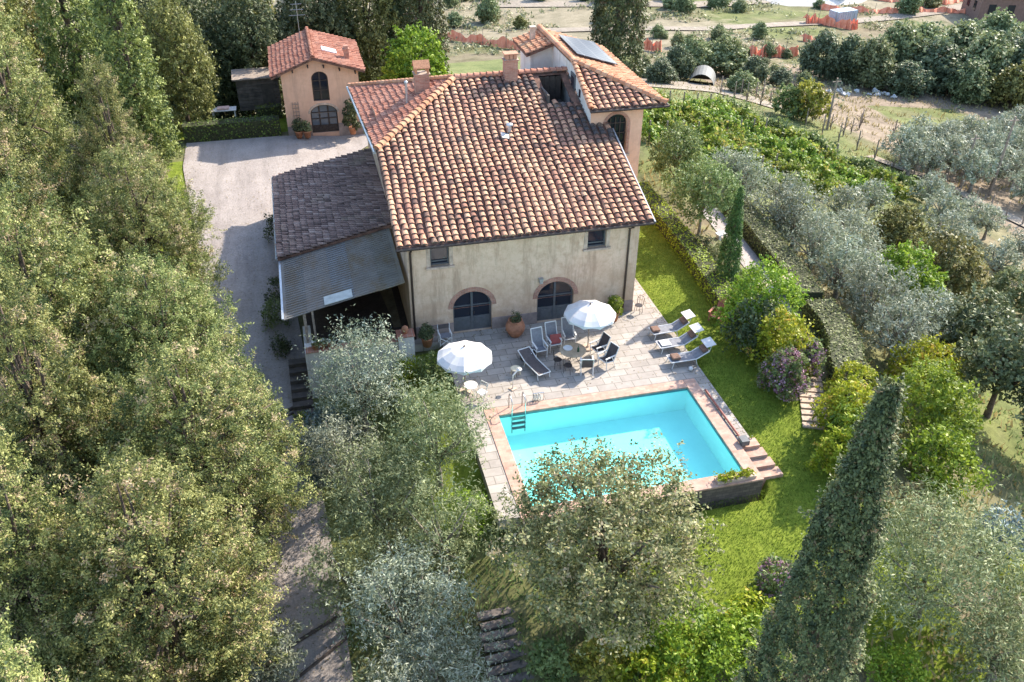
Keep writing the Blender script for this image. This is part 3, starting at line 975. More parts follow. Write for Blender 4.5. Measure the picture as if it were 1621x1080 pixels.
for x, w in ((-5.0, 0.13), (-4.62, 0.10)):
    m1 = MB().box((x, -0.26, (lz(x, -0.2) - 0.1) / 2), (w, w, lz(x, -0.2) + 0.1))
    m1.build('post', M['wood_old'], house)
m1 = MB()                                        # door in the dark porch
m1.box((-2.5, 5.52, 1.0), (1.3, 0.1, 2.2)); m1.box((-2.5, 5.46, 1.35), (0.9, 0.05, 1.2))
m1.build('door', M['wood_dark'], house)
# parapet in front of the porch, with a brick top and a pier by the house corner
mb = MB()
mb.box((-2.95, -1.0, -0.95), (4.5, 0.36, 3.4)); mb.box((-5.02, 0.2, -0.95), (0.36, 2.04, 3.4)); mb.box((-0.45, -1.05, -0.5), (0.75, 0.6, 3.1))
pw_ = mb.build('parapet_wall', M['stucco_white'], house)
mb = MB().box((-2.9, -1.0, 0.775), (4.5, 0.48, 0.05)); mb.box((-0.45, -1.05, 1.075), (0.85, 0.7, 0.05))
mb.build('brick_top', M['brick'], pw_)
# ---------------------------------------------------------------- annex, shed
annex = thing('cottage', 'small two storey peach cottage with arched glazed door at the end of the gravel drive', 'house', (-2.2, 28.4, 0.3))
# local frame: x -2.75..2.72, y 0..7, z 0 at the drive
ax0, ax1, aez = -2.75, 2.72, 4.62
uw = (-0.65, 0.52, 2.4, 4.05, 4.55); dw = (-1.0, 0.95, 0.0, 1.5, 2.1)
mb = MB()
h1, h2 = arch_pts(*uw, 12), arch_pts(*dw, 12)
mb.sheet([[(ax0, 0, -0.6), (ax1, 0, -0.6), (ax1, 0, aez), (-0.4, 0, 5.42), (ax0, 0, aez)], h1, h2])
jambs(mb, h1, 0.25); jambs(mb, h2, 0.25)
for x in (ax0, ax1): mb.poly([(x, 0, -0.6), (x, 7, -0.6), (x, 7, aez), (x, 0, aez)])
mb.poly([(ax0, 7, -0.6), (ax1, 7, -0.6), (ax1, 7, aez), (-0.4, 7, 5.42), (ax0, 7, aez)])
mb.build('wall', M['stucco_peach'], annex)
for a, b in ((ax0 - 0.003, -1.0), (0.95, ax1 + 0.003)): MB().box(((a + b) / 2, -0.02, 0.05), (b - a, 0.05, 1.2)).build('plinth', M['plinth'], annex)
d = arched_door(annex, dw, 0.12, True, M['wood_dark'], mat_glass('pale_glass', (0.10, 0.12, 0.14)), mull=(0.33, 0.66), rails=(0.5, 0.72), panel=0.55)
m1 = MB().slab([arch_pts(dw[0] - 0.16, dw[1] + 0.16, 1.5, 1.5, 2.26, 18, -0.02), arch_pts(dw[0], dw[1], 1.499, 1.5, 2.1, 18, -0.02)], (0, 0.03, 0))
m1.build('arch', M['stone'], d)
d = arched_door(annex, uw, 0.12, True, M['wood_dark'], M['glass'], mull=(0.5,), rails=(0.35, 0.68), panel=0)
d.name = 'window'
rr = random.Random(11)
for s, e in ((-1, (-3.45, 4.42)), (1, (3.2, 4.5))):
    dx = e[0] + 0.4; dzz = 5.62 - e[1]
    mb = MB().slab([[(e[0], -0.45, e[1]), (-0.4, -0.45, 5.62), (-0.4, 7.3, 5.62), (e[0], 7.3, e[1])]], (0, 0, -0.13))
    rf = mb.build('roof', M['deck'], annex)
    mb = MB(); L = math.hypot(dx, dzz)
    tile_roof(mb, (e[0], -0.5, e[1]), (0, 1, 0), (-dx, 0, dzz), [(0, 0), (7.8, 0), (7.8, L), (0, L)], 0.30, 0.34, 0.115, rr, seg=4)
    if s < 0: cap_tiles(mb, (-0.4, -0.5, 5.72), (-0.4, 7.3, 5.72), 0.36, 0.16, rr)
    mb.build('roof_tiles', M['tile_red'], rf)
    if s > 0:
        m1 = MB().box((0.9, 2.4, 5.36), (1.1, 0.9, 0.08), rot=Matrix.Rotation(0.30, 3, 'Y'))
        m1.build('skylight', mat_plain('bright_skylight', (0.62, 0.64, 0.66), 0.2, var=0.05), rf)
        m1 = MB().box((2.1, 1.5, 5.15), (0.36, 0.36, 0.9)); m1.box((2.1, 1.5, 5.63), (0.5, 0.5, 0.06)); m1.box((2.1, 1.5, 5.76), (0.3, 0.4, 0.2))
        m1.build('chimney', M['chimney'], annex)
for k in range(6): MB().box((-3.0 + k * 1.1, -0.25, (4.55 - 0.22 + (0.8 * (1 - abs(-3.0 + k * 1.1 + 0.4) / 3.2)))), (0.1, 0.5, 0.12)).build('rafter', M['wood_dark'], annex)
mb = MB()
for k in range(3): mb.box((-2.2 + k * 0.2, -0.03, 1.6), (0.03, 0.03, 1.7))
for k in range(6): mb.box((-2.0, -0.05, 0.9 + k * 0.28), (0.5, 0.03, 0.03))
tr2 = mb.build('trellis', M['wood_old'], annex)
mb = MB().tube([(-1.0, 5.4, 5.4), (-1.0, 5.4, 8.2)], 0.025, 6)
for k, z in enumerate((7.2, 7.6, 8.0)): mb.tube([(-1.6 + 0.1 * k, 5.4, z), (-0.4 - 0.1 * k, 5.4, z)], 0.016, 5)
mb.build('aerial', M['metal_zinc'], annex)

shed = thing('garden_shed', 'low dark plank shed with flat roof left of the peach cottage', 'shed', (-6.9, 35.6, 0.3), 0.03)
mb = MB()
for k in range(9): mb.box((0, 0, 0.15 + k * 0.27), (3.2, 2.2, 0.25), tone=rnd.random())
mb.build('wall', mat_plain('grey_planks', (0.12, 0.10, 0.088), 0.85, var=0.3, scale=2), shed)
MB().box((0, -0.1, 2.56), (3.7, 2.7, 0.1)).build('roof', M['wood_old'], shed)
MB().box((0.7, -1.12, 1.0), (0.9, 0.06, 2.0)).build('door', M['shade'], shed)

# ---------------------------------------------------------------- swimming pool
m, nt, b, o = new_mat('pool_lining')
n1 = noise(nt, 1.2, 4)
nt.links.new(ramp(nt, n1, [(0.3, (0.68, 0.84, 0.84)), (0.7, (0.76, 0.90, 0.90))]), b.inputs['Base Color'])
b.inputs['Roughness'].default_value = 0.6
M['lining'] = m
m, nt, b, o = new_mat('water')
nt.nodes.remove(b)
tr = nt.nodes.new('ShaderNodeBsdfTransparent'); tr.inputs[0].default_value = (0.50, 0.955, 0.905, 1)
gl = nt.nodes.new('ShaderNodeBsdfGlossy'); gl.inputs['Roughness'].default_value = 0.03
fr = nt.nodes.new('ShaderNodeLayerWeight'); fr.inputs[0].default_value = 0.5
pw5 = nt.nodes.new('ShaderNodeMath'); pw5.operation = 'POWER'; pw5.inputs[1].default_value = 5
sch = nt.nodes.new('ShaderNodeMath'); sch.operation = 'MULTIPLY_ADD'; sch.inputs[1].default_value = 0.95; sch.inputs[2].default_value = 0.02
nt.links.new(fr.outputs['Facing'], pw5.inputs[0]); nt.links.new(pw5.outputs[0], sch.inputs[0])
bn = nt.nodes.new('ShaderNodeBump'); bn.inputs['Strength'].default_value = 0.12; bn.inputs['Distance'].default_value = 0.05
nt.links.new(noise(nt, 2.2, 3), bn.inputs['Height'])
nt.links.new(bn.outputs[0], gl.inputs['Normal']); nt.links.new(bn.outputs[0], fr.inputs['Normal'])
mx = nt.nodes.new('ShaderNodeMixShader')
nt.links.new(sch.outputs[0], mx.inputs[0]); nt.links.new(tr.outputs[0], mx.inputs[1]); nt.links.new(gl.outputs[0], mx.inputs[2])
nt.links.new(mx.outputs[0], o.inputs[0])
M['water'] = m
pool = thing('swimming_pool', 'rectangular turquoise swimming pool with brick coping on the terrace', 'swimming pool')
D = 1.3
mb = MB()
mb.poly([(x0, y0, -D), (x1, y0, -D), (x1, y1, -D), (x0, y1, -D)])
mb.poly([(x0, y0, -D), (x0, y1, -D), (x0, y1, -0.06), (x0, y0, -0.06)]); mb.poly([(x1, y0, -D), (x1, y1, -D), (x1, y1, -0.06), (x1, y0, -0.06)])
mb.poly([(x0, y1, -D), (x1, y1, -D), (x1, y1, -0.06), (x0, y1, -0.06)]); mb.poly([(x0, y0, -D), (x1, y0, -D), (x1, y0, -0.06), (x0, y0, -0.06)])
mb.build('basin', M['lining'], pool)
mb = MB()                                         # darker tile line just under the coping
mb.box((x0 + 0.012, (y0 + y1) / 2, -0.11), (0.02, y1 - y0, 0.1)); mb.box((x1 - 0.012, (y0 + y1) / 2, -0.11), (0.02, y1 - y0, 0.1))
mb.box(((x0 + x1) / 2, y1 - 0.012, -0.11), (x1 - x0 - 0.05, 0.02, 0.1)); mb.box(((x0 + x1) / 2, y0 + 0.012, -0.11), (x1 - x0 - 0.05, 0.02, 0.1))
mb.build('waterline_tiles', mat_plain('blue_grey_tiles', (0.10, 0.22, 0.25), 0.3), pool)
mb = MB()
g = 0.004
for (a, b2, c2, d2) in ((x0 - cw + g, x0 + .02, y0 - 0.62, y1 + cw - g), (x1 - .02, x1 + cw - g, y0 - 0.62, y1 + cw - g), (x0 + .02, x1 - .02, y1 - .02, y1 + cw - g), (x0 + .02, x1 - .02, y0 - 0.62, y0 + .02)):
    mb.box(((a + b2) / 2, (c2 + d2) / 2, -0.015), (b2 - a, d2 - c2, 0.09))
mb.build('coping', M['coping'], pool, bevel=0.015)
mb = MB()                                         # outer wall of the pool, towards the lower lawn
mb.box(((x0 + x1) / 2, y0 - 0.38, -1.3), (x1 - x0 + 1.06, 0.44, 2.47)); mb.box((x1 + 0.28, (y0 - 10.75) / 2, -1.3), (0.5, -10.75 - y0 + 0.6, 2.47))
mb.box((x0 - 0.29, (y0 - 6) / 2, -1.3), (0.5, -6 - y0, 2.47))
mb.build('outer_wall', mat_brick('stone_wall', (0.10, 0.075, 0.062), (0.17, 0.13, 0.105), (0.07, 0.055, 0.045), 0.3, 0.14), pool)
for k in range(4):                                # brick steps at the corner
    m1 = MB().box((12.62 + 0.14 * k, -10.98 - 0.47 * k, -0.08 - 0.16 * k - 0.4), (1.0, 0.5, 0.82))
    m1.build('step', M['coping'], pool)
mb = MB()                                         # grab rails and rungs of the ladder
for xx in (3.35, 3.95):
    mb.tube([(xx, y1 + 0.42, 0.03), (xx, y1 + 0.42, 0.72), (xx, y1 + 0.3, 0.86), (xx, y1 + 0.0, 0.86), (xx, y1 - 0.14, 0.7), (xx, y1 - 0.14, -1.0)], 0.024, 8)
lad = mb.build('ladder', M['steel'], pool, smooth=True)
for k in range(3): MB().box((3.65, y1 - 0.2, -0.16 - k * 0.27), (0.6, 0.14, 0.04)).build('rung', M['wood_grey'], lad)
mb = MB().poly([(x0, y0, -0.11), (x1, y0, -0.11), (x1, y1, -0.11), (x0, y1, -0.11)])
struct(mb.build('water', M['water']))

# rod lying on the right coping, with its crank at the near end
t = thing('cover_roller', 'long red-brown pole lying along the right coping of the pool', 'pool roller', (12.35, -7.3, 0.03))
MB().tube([(0, 0, 0.06), (0.05, -3.6, 0.06)], 0.05, 8).build('pole', mat_plain('red_brown_pole', (0.30, 0.10, 0.07), 0.5), t)
m1 = MB().box((0.07, -3.75, 0.12), (0.34, 0.4, 0.24)); m1.tube([(0.2, -3.75, 0.15), (0.42, -3.75, 0.15), (0.42, -3.75, 0.32)], 0.025)
m1.build('crank', M['wood_grey'], t)
# hoop rail left of the ladder
t = thing('hose_reel', 'thin steel hoop of a hose reel beside the pool ladder', 'hose reel', (4.75, -6.2, 0.0))
m1 = MB().tube([(-0.25, 0, 0), (-0.25, 0, 0.42), (0.25, 0, 0.42), (0.25, 0, 0)], 0.02); m1.build('frame', M['steel'], t)
m1 = MB()
for k in range(3): m1.tube([(-0.18 + 0.12 * k, 0.14 * math.cos(a), 0.2 + 0.14 * math.sin(a)) for a in np.linspace(0, 6.28, 13)], 0.025, 6)
m1.build('hose', mat_plain('pale_hose', (0.5, 0.48, 0.42), 0.5), t)
# ---------------------------------------------------------------- furniture of the terrace
M['canvas'] = mat_plain('white_canvas', (0.60, 0.575, 0.55), 0.85, var=0.04, scale=2)
M['sling'] = mat_plain('grey_sling', (0.20, 0.20, 0.215), 0.8, var=0.12, scale=8)
M['sling_dark'] = mat_plain('dark_sling', (0.085, 0.07, 0.068), 0.8, var=0.12, scale=8)
M['cushion'] = mat_plain('brown_cushion', (0.20, 0.115, 0.08), 0.9, var=0.15, scale=8)
M['terracotta'] = mat_plain('terracotta', (0.42, 0.185, 0.10), 0.85, var=0.18, scale=4)
M['rattan'] = mat_plain('dark_rattan', (0.075, 0.05, 0.038), 0.7, var=0.3, scale=20)
M['iron'] = mat_plain('dark_iron', (0.05, 0.042, 0.04), 0.5, 0.5, scale=10)
M['wood_step'] = mat_plain('damp_planks', (0.15, 0.125, 0.11), 0.85, var=0.3, scale=3)
M['redwood'] = mat_plain('reddish_wood', (0.36, 0.135, 0.09), 0.7, var=0.2, scale=6)

def umbrella(loc, rz, label):
    t = thing('parasol', label, 'parasol', loc, rz, 'white canvas parasols')
    n, R = 10, 1.24
    mb = MB()
    prof = ((0.0, 2.52), (0.12, 2.50), (0.6, 2.36), (1.0, 2.17), (1.24, 2.02), (1.26, 1.86))
    vs, fs = [], []
    sub = 4
    N = n * sub
    for r, z in prof[1:]:
        for k in range(N):
            a = 2 * math.pi * k / N
            u = (k % sub) / sub
            sag = math.sin(math.pi * u)
            q = r * (1 - 0.035 * sag) if r > 0.2 else r
            zz = z - 0.035 * sag * (r / R)
            if z < 1.9: zz = z + (0.07 * sag)
            vs.append((q * math.cos(a), q * math.sin(a), zz))
    vs.append((0, 0, 2.53))
    for k in range(N): fs.append((len(vs) - 1, k, (k + 1) % N))
    for i in range(len(prof) - 2):
        for k in range(N):
            k2 = (k + 1) % N
            fs.append((i * N + k, (i + 1) * N + k, (i + 1) * N + k2, i * N + k2))
    mb.add(vs, fs)
    cn = mb.build('canopy', M['canvas'], t)
    MB().lathe([(0.0, 2.62), (0.035, 2.6), (0.04, 2.53), (0.09, 2.5)], 8).build('finial', M['wood_old'], cn)
    for k in range(n):
        a = 2 * math.pi * k / n
        MB().tube([(0.03 * math.cos(a), 0.03 * math.sin(a), 2.47), (1.22 * math.cos(a), 1.22 * math.sin(a), 1.99)], 0.012, 5).build('rib', M['wood_old'], cn)
    MB().tube([(0, 0, 0.05), (0, 0, 2.5)], 0.028, 8).build('pole', M['wood_old'], t)
    MB().lathe([(0.0, 0.13), (0.06, 0.13), (0.08, 0.08), (0.30, 0.07), (0.31, 0.0)], 16).build('base', M['stone'], t)
    return t
umbrella((1.7, -4.85, 0), 0.1, 'white parasol over the small folding table at the left end of the terrace')
umbrella((8.2, -2.75, 0), 0.4, 'white parasol by the dining set in front of the right arched door')

def pot(name, label, loc, prof, mat, plant, pmat, cat='planter'):
    t = thing(name, label, cat, loc)
    MB().lathe(prof, 24).build('pot', mat, t, smooth=True)
    return t

def sling_chair(label, loc, rz, mat, group=None, lean=0.55, frame='white_paint', seat_h=0.42, back=0.85, deep=0.5, arms=True, w=0.56):
    """garden armchair: tube frame, stretched sling, arm rests; faces -Y"""
    t = thing('garden_chair', label, 'chair', loc, rz, group)
    F = M[frame]
    hw = w / 2
    bt = (deep / 2 + back * math.sin(lean) * 0.9, seat_h + back * math.cos(lean) * 0.9)
    for s in (-1, 1):
        MB().tube([(s * hw, -deep / 2, seat_h + 0.02), (s * hw, deep / 2 - 0.02, seat_h - 0.05), (s * hw, bt[0], bt[1])], 0.026, 6).build('side_rail', F, t)
        MB().tube([(s * hw, -deep / 2 + 0.05, 0), (s * hw, -deep / 2, seat_h + 0.23)], 0.022, 6).build('leg', F, t)
        MB().tube([(s * hw, deep / 2 + 0.12, 0), (s * hw, deep / 2 - 0.12, seat_h + 0.2)], 0.022, 6).build('leg', F, t)
        if arms: MB().box((s * hw, 0.02, seat_h + 0.24), (0.07, deep + 0.12, 0.035)).build('armrest', F, t)
    MB().tube([(-hw, bt[0], bt[1]), (hw, bt[0], bt[1])], 0.026, 6).build('top_rail', F, t)
    MB().tube([(-hw, -deep / 2, seat_h + 0.02), (hw, -deep / 2, seat_h + 0.02)], 0.024, 6).build('front_rail', F, t)
    mb = MB()
    k = hw - 0.025
    mb.slab([[(-k, -deep / 2, seat_h + 0.015), (k, -deep / 2, seat_h + 0.015), (k, 0, seat_h - 0.05), (-k, 0, seat_h - 0.05)]], (0, 0, 0.012))
    mb.slab([[(-k, 0.001, seat_h - 0.05), (k, 0.001, seat_h - 0.05), (k, deep / 2 - 0.02, seat_h - 0.055), (-k, deep / 2 - 0.02, seat_h - 0.055)]], (0, 0, 0.012))
    mb.build('seat', mat, t)
    MB().slab([[(-k, deep / 2 - 0.018, seat_h - 0.05), (k, deep / 2 - 0.018, seat_h - 0.05), (k, bt[0] - 0.02, bt[1] - 0.02), (-k, bt[0] - 0.02, bt[1] - 0.02)]], (0, 0.014, 0.0)).build('backrest', mat, t)
    return t
g3 = 'white framed garden chairs round the dining table'
sling_chair('high-backed white sling chair nearest the dark wicker basket, facing the pool', (5.75, -2.85, 0), 0.12, M['sling'], g3, 0.36, back=1.0)
sling_chair('high-backed white sling chair with red towel hung on it, middle of three in the row', (6.55, -2.5, 0), 0.10, M['sling'], g3, 0.36, back=1.0)
sling_chair('high-backed white sling chair in the row, closest to the right parasol', (7.4, -2.2, 0), -0.05, M['sling'], g3, 0.34, back=0.95)
sling_chair('white armchair with dark sling turned to the table, just below the right parasol', (8.45, -3.45, 0), -1.25, M['sling_dark'], g3, 0.42, back=0.75)
sling_chair('white armchair with dark sling at the corner of the dining group towards the pool', (8.55, -4.4, 0), -1.15, M['sling_dark'], g3, 0.42, back=0.75)
sling_chair('white low-backed chair with dark sling pushed under the dining table', (7.55, -4.55, 0), 2.9, M['sling_dark'], g3, 0.3, back=0.6)
t = tag(MB().box((0, 0, 0.0), (0.55, 0.05, 0.5), rot=Matrix.Rotation(-0.36, 3, 'X')).build('towel', mat_plain('red_towel', (0.34, 0.085, 0.075), 0.9), loc=(6.62, -2.52, 0.62), bevel=0.02), 'dark red towel hung over the middle white sling chair', 'towel')

t = thing('dining_table', 'round beige mosaic garden table on iron legs among the white chairs', 'table', (7.1, -3.75, 0))
MB().lathe([(0.0, 0.75), (0.62, 0.75), (0.64, 0.735), (0.62, 0.71), (0.0, 0.71)], 28).build('tabletop', mat_gravel('mosaic', (0.36, 0.26, 0.16), (0.52, 0.42, 0.30), 3), t)
for k in range(4):
    a = math.pi / 4 + k * math.pi / 2
    MB().tube([(0.46 * math.cos(a), 0.46 * math.sin(a), 0), (0.18 * math.cos(a), 0.18 * math.sin(a), 0.4), (0.42 * math.cos(a), 0.42 * math.sin(a), 0.71)], 0.016, 6).build('leg', M['iron'], t)
t = thing('bottle', 'small dark green bottle standing on the mosaic table', 'bottle', (7.3, -3.95, 0.75))
MB().lathe([(0.0, 0.0), (0.05, 0.0), (0.05, 0.19), (0.018, 0.25), (0.018, 0.31), (0.0, 0.31)], 10).build('body', mat_plain('green_bottle', (0.02, 0.07, 0.03), 0.2), t)
t = thing('tray', 'pale round tray on the mosaic table', 'tray', (6.9, -3.6, 0.75))
MB().lathe([(0.0, 0.012), (0.2, 0.012), (0.22, 0.04), (0.225, 0.04), (0.21, 0.0), (0.0, 0.0)], 18).build('plate', M['white_paint'], t)
def iron_chair(label, loc, rz, group=None):
    t = thing('iron_chair', label, 'chair', loc, rz, group)
    MB().lathe([(0.0, 0.46), (0.19, 0.46), (0.2, 0.445), (0.0, 0.44)], 16).build('seat', M['iron'], t)
    for a in (0.6, 2.5, 3.8, 5.6):
        MB().tube([(0.17 * math.cos(a), 0.17 * math.sin(a), 0.44), (0.22 * math.cos(a), 0.22 * math.sin(a), 0)], 0.012, 5).build('leg', M['iron'], t)
    m1 = MB().tube([(-0.17, 0.13, 0.44), (-0.19, 0.2, 0.8), (-0.1, 0.22, 0.92), (0.1, 0.22, 0.92), (0.19, 0.2, 0.8), (0.17, 0.13, 0.44)], 0.013, 5)
    for s in (-0.07, 0.07): m1.tube([(s, 0.16, 0.46), (s, 0.22, 0.91)], 0.008, 4)
    m1.build('backrest', M['iron'], t)
    return t
iron_chair('thin dark iron chair at the left edge of the mosaic table', (6.3, -3.95, 0), 1.3, 'iron chairs on the terrace')
iron_chair('thin dark iron chair behind the white lounger, tucked to the mosaic table', (6.65, -4.5, 0), 2.5, 'iron chairs on the terrace')
iron_chair('dark wrought iron chair standing alone by the right corner of the farmhouse', (11.75, -0.25, 0), -0.9, 'iron chairs on the terrace')

def lounger(label, loc, rz, canopy=True, group=None, sl='sling', cush=True, tilt=0.5):
    """sun lounger along +X, foot at the origin, head end raised"""
    t = thing('sun_lounger', label, 'sun lounger', loc, rz, group)
    F = M['white_paint']
    h, hw, L, bl = 0.34, 0.32, 1.25, 0.72
    e = (L + bl * math.cos(tilt), h + bl * math.sin(tilt))
    for s in (-1, 1):
        MB().tube([(0, s * hw, h), (L, s * hw, h), (e[0], s * hw, e[1])], 0.028, 6).build('side_rail', F, t)
        MB().tube([(0.12, s * hw, h), (0.05, s * hw, 0)], 0.024, 6).build('leg', F, t)
        MB().tube([(L - 0.02, s * hw, h), (L + 0.08, s * hw, 0)], 0.024, 6).build('leg', F, t)
    MB().tube([(0, -hw, h), (0, hw, h)], 0.028, 6).build('foot_rail', F, t)
    MB().tube([(e[0], -hw, e[1]), (e[0], hw, e[1])], 0.028, 6).build('head_rail', F, t)
    MB().slab([[(0.02, -hw + 0.03, h), (L, -hw + 0.03, h - 0.02), (L, hw - 0.03, h - 0.02), (0.02, hw - 0.03, h)]], (0, 0, 0.014)).build('seat', M[sl], t)
    MB().slab([[(L + 0.004, -hw + 0.03, h - 0.015), (e[0], -hw + 0.03, e[1] - 0.01), (e[0], hw - 0.03, e[1] - 0.01), (L + 0.004, hw - 0.03, h - 0.015)]], (0, 0, 0.014)).build('backrest', M[sl], t)
    if canopy:
        z = e[1] + 0.28
        c = MB().slab([[(e[0] - 0.18, -hw - 0.02, z - 0.04), (e[0] + 0.3, -hw - 0.02, z + 0.06), (e[0] + 0.3, hw + 0.02, z + 0.06), (e[0] - 0.18, hw + 0.02, z - 0.04)]], (0, 0, 0.02)).build('sunshade', M['canvas'], t)
        for s in (-1, 1): MB().tube([(e[0], s * hw, e[1]), (e[0] + 0.06, s * (hw + 0.01), z)], 0.014, 5).build('bracket', F, c)
    if cush: MB().box((e[0] - 0.16, 0, e[1] + 0.0), (0.3, 0.5, 0.11), rot=Matrix.Rotation(-tilt, 3, 'Y')).build('head_cushion', M['cushion'], t, bevel=0.04)
    return t
gl_ = 'white sun loungers with sunshades at the right edge of the terrace'
lounger('white sun lounger with raised sunshade, farthest of three from the pool', (11.55, -2.55, 0), 0.06, True, gl_)
lounger('white sun lounger with raised sunshade, in the middle of the three by the lawn', (11.45, -3.75, 0), 0.04, True, gl_)
lounger('white sun lounger with brown cushion, closest to the pool corner', (11.5, -5.0, 0), 0.02, True, gl_)
lounger('white low lounger with dark grey sling beside the small pale stool', (5.45, -4.75, 0), 1.85, False, None, 'sling_dark', False, 0.35)
for (x, y, z, rz, lb) in ((11.75, -2.55, 0.375, 0.3, 'brown cushion at the foot of the farthest sun lounger'), (11.8, -5.0, 0.375, 0.1, 'brown cushion at the foot of the lounger closest to the pool')):
    tag(MB().box((0, 0, 0.07), (0.42, 0.44, 0.13)).build('cushion', M['cushion'], loc=(x, y, z), bevel=0.05), lb, 'cushion')
tag(MB().box((0, 0, 0.03), (0.5, 0.5, 0.06)).build('folded_towel', M['canvas'], loc=(11.8, -3.73, 0.36), bevel=0.02), 'white folded towel on the foot of the middle sun lounger', 'towel')
t = thing('float_ball', 'small white ball on the paving between the last lounger and the pool', 'ball', (12.35, -5.65, 0))
MB().lathe([(0.0, 0.0), (0.07, 0.02), (0.11, 0.09), (0.11, 0.13), (0.07, 0.2), (0.0, 0.22)], 12).build('shell', M['white_paint'], t, smooth=True)

# director's chair against the wall
t = thing('directors_chair', 'white folding director chair with dark canvas against the farmhouse wall', 'chair', (1.5, -0.75, 0), 0.05)
for s in (-1, 1):
    MB().tube([(s * 0.29, -0.22, 0.0), (s * 0.29, -0.22, 0.64)], 0.022, 6).build('leg', M['white_paint'], t)
    MB().tube([(s * 0.29, 0.2, 0.0), (s * 0.29, 0.26, 0.98)], 0.022, 6).build('leg', M['white_paint'], t)
    MB().box((s * 0.29, 0, 0.65), (0.06, 0.54, 0.03)).build('armrest', M['white_paint'], t)
m1 = MB()
for yy in (-0.22, 0.2):
    m1.tube([(-0.29, yy, 0.05), (0.29, yy, 0.46)], 0.018, 6); m1.tube([(0.29, yy + 0.03, 0.05), (-0.29, yy + 0.03, 0.46)], 0.018, 6)
m1.build('cross_brace', M['white_paint'], t)
MB().box((0, 0, 0.47), (0.54, 0.42, 0.02)).build('seat', M['sling'], t)
MB().box((0, 0.25, 0.84), (0.56, 0.02, 0.22)).build('backrest', M['sling_dark'], t)

# little folding table and chair below the left parasol
t = thing('folding_table', 'small round white folding table under the left parasol', 'table', (1.85, -5.3, 0))
MB().lathe([(0.0, 0.72), (0.32, 0.72), (0.33, 0.705), (0.0, 0.69)], 20).build('tabletop', M['white_paint'], t)
for a in (0.5, 2.2, 3.7, 5.4): MB().tube([(0.26 * math.cos(a), 0.26 * math.sin(a), 0), (0.2 * math.cos(a + 1.5), 0.2 * math.sin(a + 1.5), 0.7)], 0.015, 5).build('leg', M['white_paint'], t)
def folding_chair(label, loc, rz, mat):
    t = thing('folding_chair', label, 'chair', loc, rz, 'folding chairs under the left parasol')
    for s in (-1, 1):
        MB().tube([(s * 0.2, -0.22, 0), (s * 0.2, 0.2, 0.9)], 0.016, 5).build('leg', mat, t)
        MB().tube([(s * 0.18, 0.22, 0), (s * 0.18, -0.16, 0.46)], 0.016, 5).build('leg', mat, t)
    m1 = MB()
    for k in range(5): m1.box((0, -0.16 + k * 0.08, 0.46), (0.4, 0.06, 0.02))
    m1.build('seat', mat, t)
    m1 = MB()
    for k in range(2): m1.box((0, 0.155 + k * 0.05, 0.78 + k * 0.1), (0.42, 0.02, 0.07))
    m1.build('backrest', mat, t)
folding_chair('white folding chair just right of the small table under the left parasol', (2.3, -5.6, 0), -0.9, M['white_paint'])
folding_chair('brown folding chair just left of the small table under the left parasol', (1.5, -5.55, 0), 0.7, M['wood_old'])

# wicker basket seat, stool, spot lamp
t = thing('wicker_basket', 'low round dark wicker basket with pale cushions by the chairs', 'basket', (5.15, -2.95, 0))
m1 = MB()
for k in range(9): m1.tube([((0.36 + 0.02 * math.sin(k)) * math.cos(a), (0.36 + 0.02 * math.sin(k)) * math.sin(a), 0.03 + k * 0.045) for a in np.linspace(0, 6.2832, 25)], 0.026, 6)
m1.build('weave', M['rattan'], t)
m1 = MB()
for k, (a, b2) in enumerate(((-0.1, 0.06), (0.12, 0.1), (0.02, -0.14))): m1.box((a, b2, 0.36 + 0.02 * k), (0.26, 0.22, 0.12), rz=k * 0.8)
m1.build('pads', M['canvas'], t, bevel=0.04)
t = thing('stool', 'low pale wooden stool standing by itself left of the lounger', 'stool', (4.25, -4.05, 0), 0.4)
MB().lathe([(0.0, 0.36), (0.24, 0.36), (0.26, 0.34), (0.24, 0.31), (0.0, 0.31)], 14).build('seat', mat_plain('pale_wood', (0.62, 0.54, 0.38), 0.7), t)
for a in (0.8, 2.37, 3.94, 5.5): MB().tube([(0.17 * math.cos(a), 0.17 * math.sin(a), 0.31), (0.22 * math.cos(a), 0.22 * math.sin(a), 0)], 0.03, 6).build('leg', mat_plain('pale_wood', (0.62, 0.54, 0.38), 0.7), t)
t = thing('shower_post', 'short white post with angled head near the pool ladder', 'garden shower', (3.85, -5.1, 0), 0.5)
MB().tube([(0, 0, 0), (0, 0, 0.75), (0.35, 0, 0.95)], 0.035, 8).build('pipe', M['white_paint'], t)
MB().lathe([(0.0, 0.0), (0.12, 0.01), (0.13, 0.04), (0.05, 0.1), (0.0, 0.1)], 14, (0.38, 0, 0.88)).build('head', M['white_paint'], t)
MB().box((0, 0, 0.02), (0.3, 0.3, 0.04)).build('base', M['stone'], t)

